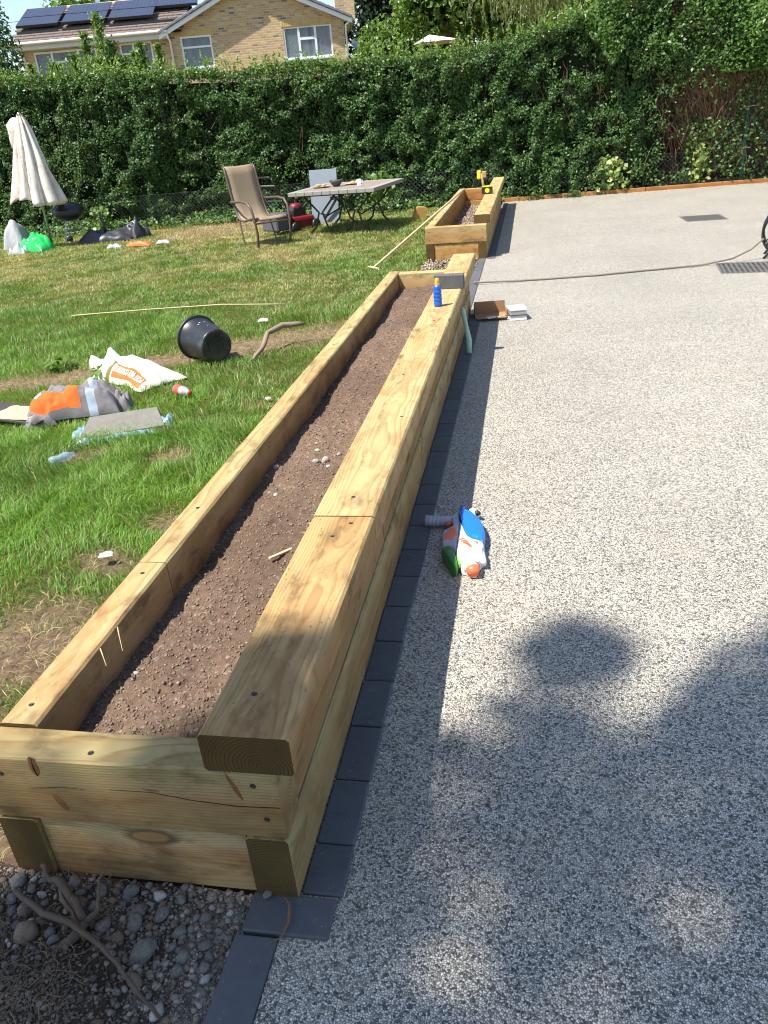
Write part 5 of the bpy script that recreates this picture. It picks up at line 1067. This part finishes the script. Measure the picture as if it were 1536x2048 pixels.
# rake leaning on the far bed
rk = empty('rake', (-1.36, 8.58, 0), label='long handled wooden rake leaning on the side of the far bed', cat='rake')
e0, e1 = Vector((0, 0, .02)), Vector((1.00, 1.78, .70)); MB().tube([e0, e0.lerp(e1, .5), e1], .014, 10).build('handle', PALEWOOD, rk, True)
dv = Vector((-.45, .5, 0)).normalized(); MB().tube([e0-dv*.13, e0+dv*.13], .010, 6).build('head', PALEWOOD, rk)
mb = MB()
for k in range(7): q = e0+dv*(-.12+.04*k); mb.tube([q, q+Vector((-.01, -.03, -.03))], .003, 4)
mb.build('teeth', GREYM, rk)
# yellow tools on the far bed cap
tm = empty('tape_measure', (-.12, 11.72, .501), R(6), label='black and yellow tape measure case on the far bed cap', cat='tape measure')
MB().box(-.075, .075, -.022, .10, 0, .11, bev=.012).build('case', YELLOWP, tm); MB().box(-.083, .083, -.05, -.024, 0, .105, bev=.01).build('face_plate', BLACKP, tm)
MB().lathe([(.034, 0), (.034, .006), (.0001, .006)], 20, Matrix.Translation((.0, -.05, .052)) @ Matrix.Rotation(R(90), 4, 'X')).build('dial', YELLOWP, tm)
hm = empty('wood_hammer', (-.20, 12.05, .50), R(0), label='wooden handled tool with yellow head standing behind the tape measure', cat='hammer')
MB().tube([(.03, .0, .0), (.0, .0, .14), (-.02, 0, .27)], [.022, .018, .018], 10).build('handle', simple('ash_handle', (.52, .30, .13), .6), hm, True)
MB().box(-.085, -.02, -.03, .03, .19, .32, bev=.015).build('head', YELLOWP, hm); MB().box(-.01, .06, -.025, .025, .20, .30, bev=.012).build('grip', simple('tan_grip', (.42, .22, .12), .6), hm); MB().box(.02, .075, -.02, .02, .17, .23, bev=.008).build('clip', BLACKP, hm)
# sunscreen bottle and loose paver on the near cap
sbt = empty('sunscreen_bottle', (-.065, 4.0, .501), R(10), label='blue ribbed spray bottle with orange cap on the near bed cap', cat='bottle')
pr = [(.0001, .0), (.022, .0), (.026, .004)]
for k in range(4): z = .012+.024*k; pr += [(.0265, z), (.0275, z+.008), (.0265, z+.016), (.0235, z+.020)]
pr += [(.026, .112), (.0262, .122), (.022, .132), (.013, .136)]
MB().lathe(pr, 28).build('bottle_body', simple('sunscreen_blue', (.01, .10, .52), .25, .6, var=.03), sbt, True)
MB().lathe([(.0165, .134), (.0165, .150), (.0145, .156), (.0135, .178), (.0001, .182)], 20).build('spray_cap', AMBERP, sbt, True); MB().box(-.004, .006, -.018, -.010, .160, .168).build('nozzle', AMBERP, sbt)
lp = MB().box(-.108, .108, -.025, .025, 0, .10, bev=.005).build('loose_paver', PAVER, loc=(-.042, 4.575, .5015), rot=(R(4), 0, R(-3)), label='loose charcoal block standing on edge on the near bed cap', cat='paver')
# foam roll, cardboard box, screw box
fr = empty('foam_sleeve', (.062, 4.62, .012), label='thin pale green foam strip leaning against the bed side', cat='foam strip')
GREENFOAM = simple('pale_green_foam', (.42, .60, .46), .8, .2, var=.12, scale=20)
MB().tube([(.02, -.02, 0), (.018, .02, .09), (-.005, .08, .19), (-.03, .12, .29), (-.034, .13, .31)], [.020, .022, .015, .020, .012], 12).build('strip', GREENFOAM, fr, True)
cx = empty('cardboard_box', (.19, 5.80, .012), R(7), label='open brown cardboard box lying by the bed side on the drive', cat='box')
t_ = .004
MB().box(-.14, .13, -.09, .10, 0, t_).build('base', CARD, cx)
MB().box(-.14, .13, .10, .10+t_, 0, .105).build('back_wall', CARD, cx); MB().box(.13, .13+t_, -.09, .10, 0, .06).build('side_wall', CARD, cx); MB().box(-.14-t_, -.14, -.09, .10, 0, .09).build('side_wall', CARD, cx)
MB().box(-.13, .12, -.17, -.092, .0, t_, M=Matrix.Translation((0, 0, .0)) @ Matrix.Rotation(R(-4), 4, 'X')).build('flap', CARD, cx); MB().box(.136, .18, -.09, .10, 0, t_, M=Matrix.Translation((0, 0, .055)) @ Matrix.Rotation(R(35), 4, 'Y') @ Matrix.Translation((-.02, 0, -.06))).build('flap', CARD, cx)
MB().box(-.09, -.0, -.16, -.10, .012, .02, bev=.002).build('paper_slip', BAGW, cx, rot=(0, 0, .3)); MB().tube([(.0, -.15, .01), (.11, -.17, .03), (.2, -.14, .02)], .004, 6).build('strap', BLACKP, cx)
px = empty('screw_box', (.415, 5.70, .002), R(12), label='clear lidded plastic box of screws beside the cardboard box', cat='box')
SCR = simple('packed_screws', (.22, .17, .13), .6, .5, .4, var=.6, scale=160, bump=.6)
MB().box(-.07, .07, -.09, .09, 0, .02, bev=.004).build('tray', WHITEP, px); MB().box(-.066, .066, -.085, .085, .021, .072, bev=.003).build('screws', SCR, px)
MB().box(-.071, .071, -.09, .09, .0205, .082, bev=.005).build('tub', CLEARP, px); MB().box(-.075, .075, -.094, .094, .083, .097, bev=.004).build('lid', glassy('milky_lid', (.75, .78, .80), .75, .2), px); MB().box(-.073, .073, -.0925, .0925, .045, .05).build('rim', BLACKP, px)

# ------------------------------------------------------------------ water blaster
wg = empty('water_gun', (.25, 1.7, .003), label='white and blue toy water gun lying on the drive by the kerb', cat='toy'); wg.scale = (1.2, 1.04, 1)
GP_ = {'tank':[(-0.012, 0.24), (0.014, 0.22), (0.034, 0.183), (0.055, 0.139), (0.07, 0.085), (0.08, 0.028), (0.082, -0.028), (0.078, -0.068), (0.063, -0.041), (0.038, -0.027), (0.017, 0.001), (0.004, 0.047), (-0.008, 0.106), (-0.018, 0.166), (-0.024, 0.217)],
'body':[(-0.014, 0.122), (0.004, 0.047), (0.017, 0.001), (0.038, -0.027), (0.063, -0.041), (0.076, -0.058), (0.082, -0.083), (0.077, -0.112), (0.081, -0.177), (0.073, -0.196), (0.067, -0.223), (0.063, -0.254), (0.049, -0.252), (0.03, -0.238), (0.016, -0.233), (-0.002, -0.179), (-0.011, -0.133), (-0.011, -0.035), (-0.012, 0.058)],
'grey':[(-0.024, 0.208), (-0.014, 0.122), (-0.012, 0.058), (-0.011, -0.035), (-0.011, -0.133), (-0.028, -0.099), (-0.06, -0.085), (-0.07, 0.025), (-0.034, 0.084), (-0.040, 0.110), (-0.044, 0.155), (-0.05, 0.16), (-0.042, 0.2)],
'panel':[(-0.029, 0.063), (-0.014, 0.001), (-0.027, -0.045), (-0.055, -0.046), (-0.058, -0.005), (-0.045, 0.047)],
'green':[(-0.058, -0.1), (-0.033, -0.087), (-0.012, -0.147), (0.004, -0.229), (-0.001, -0.252), (-0.017, -0.243), (-0.038, -0.189), (-0.061, -0.119)]}
def hull(poly): return poly[::-1] if sum(a[0]*b[1]-b[0]*a[1] for a, b in zip(poly, poly[1:]+poly[:1])) < 0 else poly
def gunpart(name, poly, z0, z1, inset, h2, mt, bv=.004):
    o = MB().prism(hull(poly), z0, z1, inset, h2).build(name, mt, wg, True); o.modifiers.new('b', 'BEVEL').width = bv; o.modifiers['b'].segments = 2; o.modifiers['b'].limit_method = 'ANGLE'; return o
gunpart('tank', GP_['tank'], .0, .034, .16, .024, BLUEP); gunpart('body', GP_['body'], .0, .036, .13, .016, WHITEP); gunpart('grip_housing', GP_['grey'], .004, .036, .18, .014, GREYP)
gunpart('side_panel', GP_['panel'], .04, .050, .12, .004, ORANGEP, .002); gunpart('fore_grip', GP_['green'], .004, .034, .28, .024, GREENP)
mb = MB().tube([(-.036, .152, .028), (-.085, .158, .026), (-.125, .160, .026), (-.143, .160, .026)], [.024, .021, .023, .026], 14); mb.build('handle', GREYP, wg, True)
for k in range(5): MB().tube([(-.065-.014*k, .156, .027), (-.068-.014*k, .1565, .027)], .0245, 14).build('grip_rib', GREYP, wg, True)
MB().tube([(-.06, .135, .026), (-.048, .122, .026)], .012, 10).build('trigger', ORANGEP, wg, True)
MB().tube([(.050, -.215, .032), (.053, -.262, .030)], [.024, .020], 16).build('nozzle', ORANGEP, wg, True); MB().tube([(.030, -.17, .038), (.046, -.235, .034)], [.022, .026], 16).build('barrel', WHITEP, wg, True)
MB().tube([(.072, -.115, .03), (.078, -.19, .028)], [.014, .016], 12).build('side_barrel', WHITEP, wg, True)
MB().tube([(.020, .245, .028), (.045, .212, .028)], [.016, .015], 12).build('filler_cap', WHITEP, wg, True); MB().tube([(.040, .220, .036), (.046, .208, .036)], .011, 10).build('cap_ring', BLACKP, wg, True)
MB().prism(hull([(-.024, .217), (-.018, .166), (-.008, .106), (-.003, .11), (-.006, .16), (-.004, .235)]), .05, .0605).build('tank_edge', NAVY, wg)
for k, (x, y, L) in enumerate(((.002, -.045, .026), (.010, -.058, .022), (.017, -.069, .019), (.0235, -.079, .015), (.029, -.088, .012), (.034, -.097, .009), (.039, -.106, .008))):
    MB().box(-L/2, L/2, -.0035, .0035, .05, .0555, M=Matrix.Translation((x, y, 0)) @ Matrix.Rotation(R(35), 4, 'Z')).build('stripe', ORANGEP, wg)
MB().prism(hull([(.046, -.060), (.058, -.064), (.062, -.076), (.058, -.084)]), .045, .0545).build('stripe', ORANGEP, wg)
MB().prism(hull([(-.010, -.15), (.006, -.228), (.012, -.222), (.002, -.165)]), .03, .045).build('lime_edge', LIMEP, wg)

# ------------------------------------------------------------------ drive: hose, reel, drain grates, pebbles
HOSEM = simple('beige_hose', (.22, .185, .135), .5, .4, var=.1)
hp = [(-.05, 7.25, .03), (.05, 7.26, .025), (.5, 7.34, .012), (1.2, 7.42, .012), (1.8, 7.55, .012), (2.3, 7.66, .016), (2.6, 7.76, .05), (2.78, 7.84, .11), (2.95, 7.92, .22)]
sm = []
for i in range(len(hp)-1):
    for k in range(6): sm.append(Vector(hp[i]).lerp(Vector(hp[i+1]), k/6)+Vector((0, .012*math.sin(i*1.7+k*.5), 0)))
MB().tube(sm, .010, 8).build('garden_hose', HOSEM, None, True, label='thin beige garden hose stretched across the drive to the reel', cat='hose')
hr = empty('hose_reel', (3.17, 8.0, 0), R(75), label='black hose reel at the right edge of the drive', cat='hose reel')
Mr = Matrix.Translation((0, 0, .26)) @ Matrix.Rotation(R(90), 4, 'Y')
for s in (-.13, .13): MB().lathe([(.235, s-.012), (.25, s), (.235, s+.012), (.222, s), (.235, s-.012)], 36, Mr).build('rim', BLACKP, hr, True); 
for s in (-.13, .13):
    for a in range(6): MB().tube([Mr @ Vector((.06*math.cos(a*1.047), .06*math.sin(a*1.047), s)), Mr @ Vector((.235*math.cos(a*1.047), .235*math.sin(a*1.047), s))], .01, 6).build('spoke', BLACKP, hr)
MB().lathe([(.06, -.13), (.06, .13)], 20, Mr).build('drum', simple('green_drum', (.01, .14, .09), .4), hr, True)
mb = MB()
for L_ in range(3):
    for k in range(11): a0 = []; mb.tube([Mr @ Vector(((.10+.022*L_)*math.cos(a), (.10+.022*L_)*math.sin(a), -.115+.022*k)) for a in np.linspace(0, 6.283, 20)], .011, 6, False)
mb.build('coiled_hose', HOSEM, hr, True)
for s in (-.15, .15): MB().tube([(s, -.2, .0), (s, 0, .27), (s, .2, .0)], .014, 8).build('stand', BLACKP, hr, True)
MB().tube([(.15, 0, .26), (.24, 0, .26), (.24, .1, .3)], .01, 6).build('crank', BLACKP, hr)
MB().tube([Vector((-.14, -.22, .30)), Vector((-.20, -.24, .2)), Vector((-.22, -.2, .1)), Vector((-.16, -.25, .03))], .011, 8).build('loose_loop', HOSEM, hr, True)
IRON = simple('cast_iron', (.19, .18, .165), .6, .5, .5, var=.3, scale=30)
def grate(loc, w_, d_, nb, label, cross=False, rz=0):
    g = empty('drain_grate', loc, rz, label=label, cat='drain grate'); MB().box(0, w_, 0, .02, -.02, .004).box(0, w_, d_-.02, d_, -.02, .004).box(0, .02, .02, d_-.02, -.02, .0035).box(w_-.02, w_, .02, d_-.02, -.02, .0035).build('frame', IRON, g)
    MB().box(.02, w_-.02, .02, d_-.02, .0008, .0014).build('pit_shade', simple('pit_shade_black', (.015, .014, .013), .9), g)  # thin near-black sheet standing in for the shaded depth below the bars
    for k in range(nb): a = .02+(w_-.04)*(k+.25)/nb; MB().box(a, a+(w_-.04)/nb*.5, .02, d_-.02, .0015, .0038).build('bar', IRON, g)
    if cross:
        for k in range(7): a = .02+(d_-.04)*(k+.3)/7; MB().box(.02, w_-.02, a, a+.02, .004, .0052).build('cross_bar', IRON, g)
grate((2.70, 11.08, .001), .56, .58, 17, 'square iron drain grate near the far end of the drive', rz=R(1))
grate((2.38, 7.22, .001), .75, .56, 15, 'large meshed iron drain grate under the garden hose at right', True, R(-6))
mb = MB()
for i in range(1400):
    x = random.uniform(-.0, 7); yb = 15.44+.067*x; y = yb-abs(random.gauss(0, .10)); s_ = random.uniform(.004, .011); mb.lathe([(.0001, -s_*.4), (s_, 0), (.0001, s_*.6)], 5, Matrix.Translation((x, y, s_*.4)))
mb.build('loose_stones', STONEC, kind='stuff', label='loose pale stones swept along the timber edging')
n = 90; xx = rng.uniform(.15, 5, n); yy = rng.uniform(.3, 15, n); yy[:30] = rng.uniform(13.5, 15.2, 30)
link('leaf_litter', leafmesh('leaf_litter', np.stack([xx, yy, np.full(n, .006)], -1), np.tile([0, 0, 1.], (n, 1)), .022, .5, .15), TWIG, kind='stuff', label='few tiny dead leaves and twigs scattered on the drive')
n = 500; xx = rng.uniform(-.15, .04, n); yy = rng.uniform(0, 6, n); grit('spilled_crumbs', np.stack([xx, yy, np.full(n, .5025)], -1), rng.uniform(.0008, .0025, n), CLOD, kind='stuff', label='tiny soil crumbs spilled on the bed cap')
n = 900; xx = rng.uniform(-.008, .11, n); yy = rng.uniform(-.25, 6, n); grit('kerb_dust', np.stack([xx, yy, np.full(n, .0115)], -1), rng.uniform(.0008, .0026, n), GRIT, kind='stuff', label='grit lying on the charcoal kerb blocks')
# weeds on lawn
for (x, y), lb in (((-3.30, 4.62), 'low broad leaved weed at the left on the edge of bare earth'), ((-2.72, 4.30), 'small broad leaved weed directly behind the cement bag')):
    o = empty('weed', (x, y, 0), label=lb, cat='weed'); P = []; D = []
    for k in range(26): a = random.uniform(0, 6.28); P.append((math.cos(a)*.09, math.sin(a)*.09, .03+random.uniform(0, .05))); D.append((math.cos(a), math.sin(a), .35))
    link('leaves', leafmesh('leaves', np.array(P), np.tile([0, 0, 1.], (26, 1)), .15, .3, .3, D=unit(np.array(D)), tint=rng.uniform(.4, .9, 26)), BRIGHT, o)
# splinters on the left wall
for i, (a, b) in enumerate((((-.612, .50, .40), (-.575, .44, .365)), ((-.612, .40, .40), (-.58, .36, .375)))):
    MB().tube([a, ((a[0]+b[0])/2, (a[1]+b[1])/2, a[2]-.006), b], [.0022, .0015, .0008], 4).build('splinter', PALEWOOD, label=('longer' if i == 0 else 'shorter')+' wood splinter curling off the left sleeper edge', cat='splinter')
# telephone wire
MB().tube([(-40, 26, 6.3), (-24, 30, 6.15), (-17.2, 32.5, 6.25)], .012, 5).build('telephone_wire', BLACKP, label='thin dark overhead wire in the sky left of the roof', cat='wire')
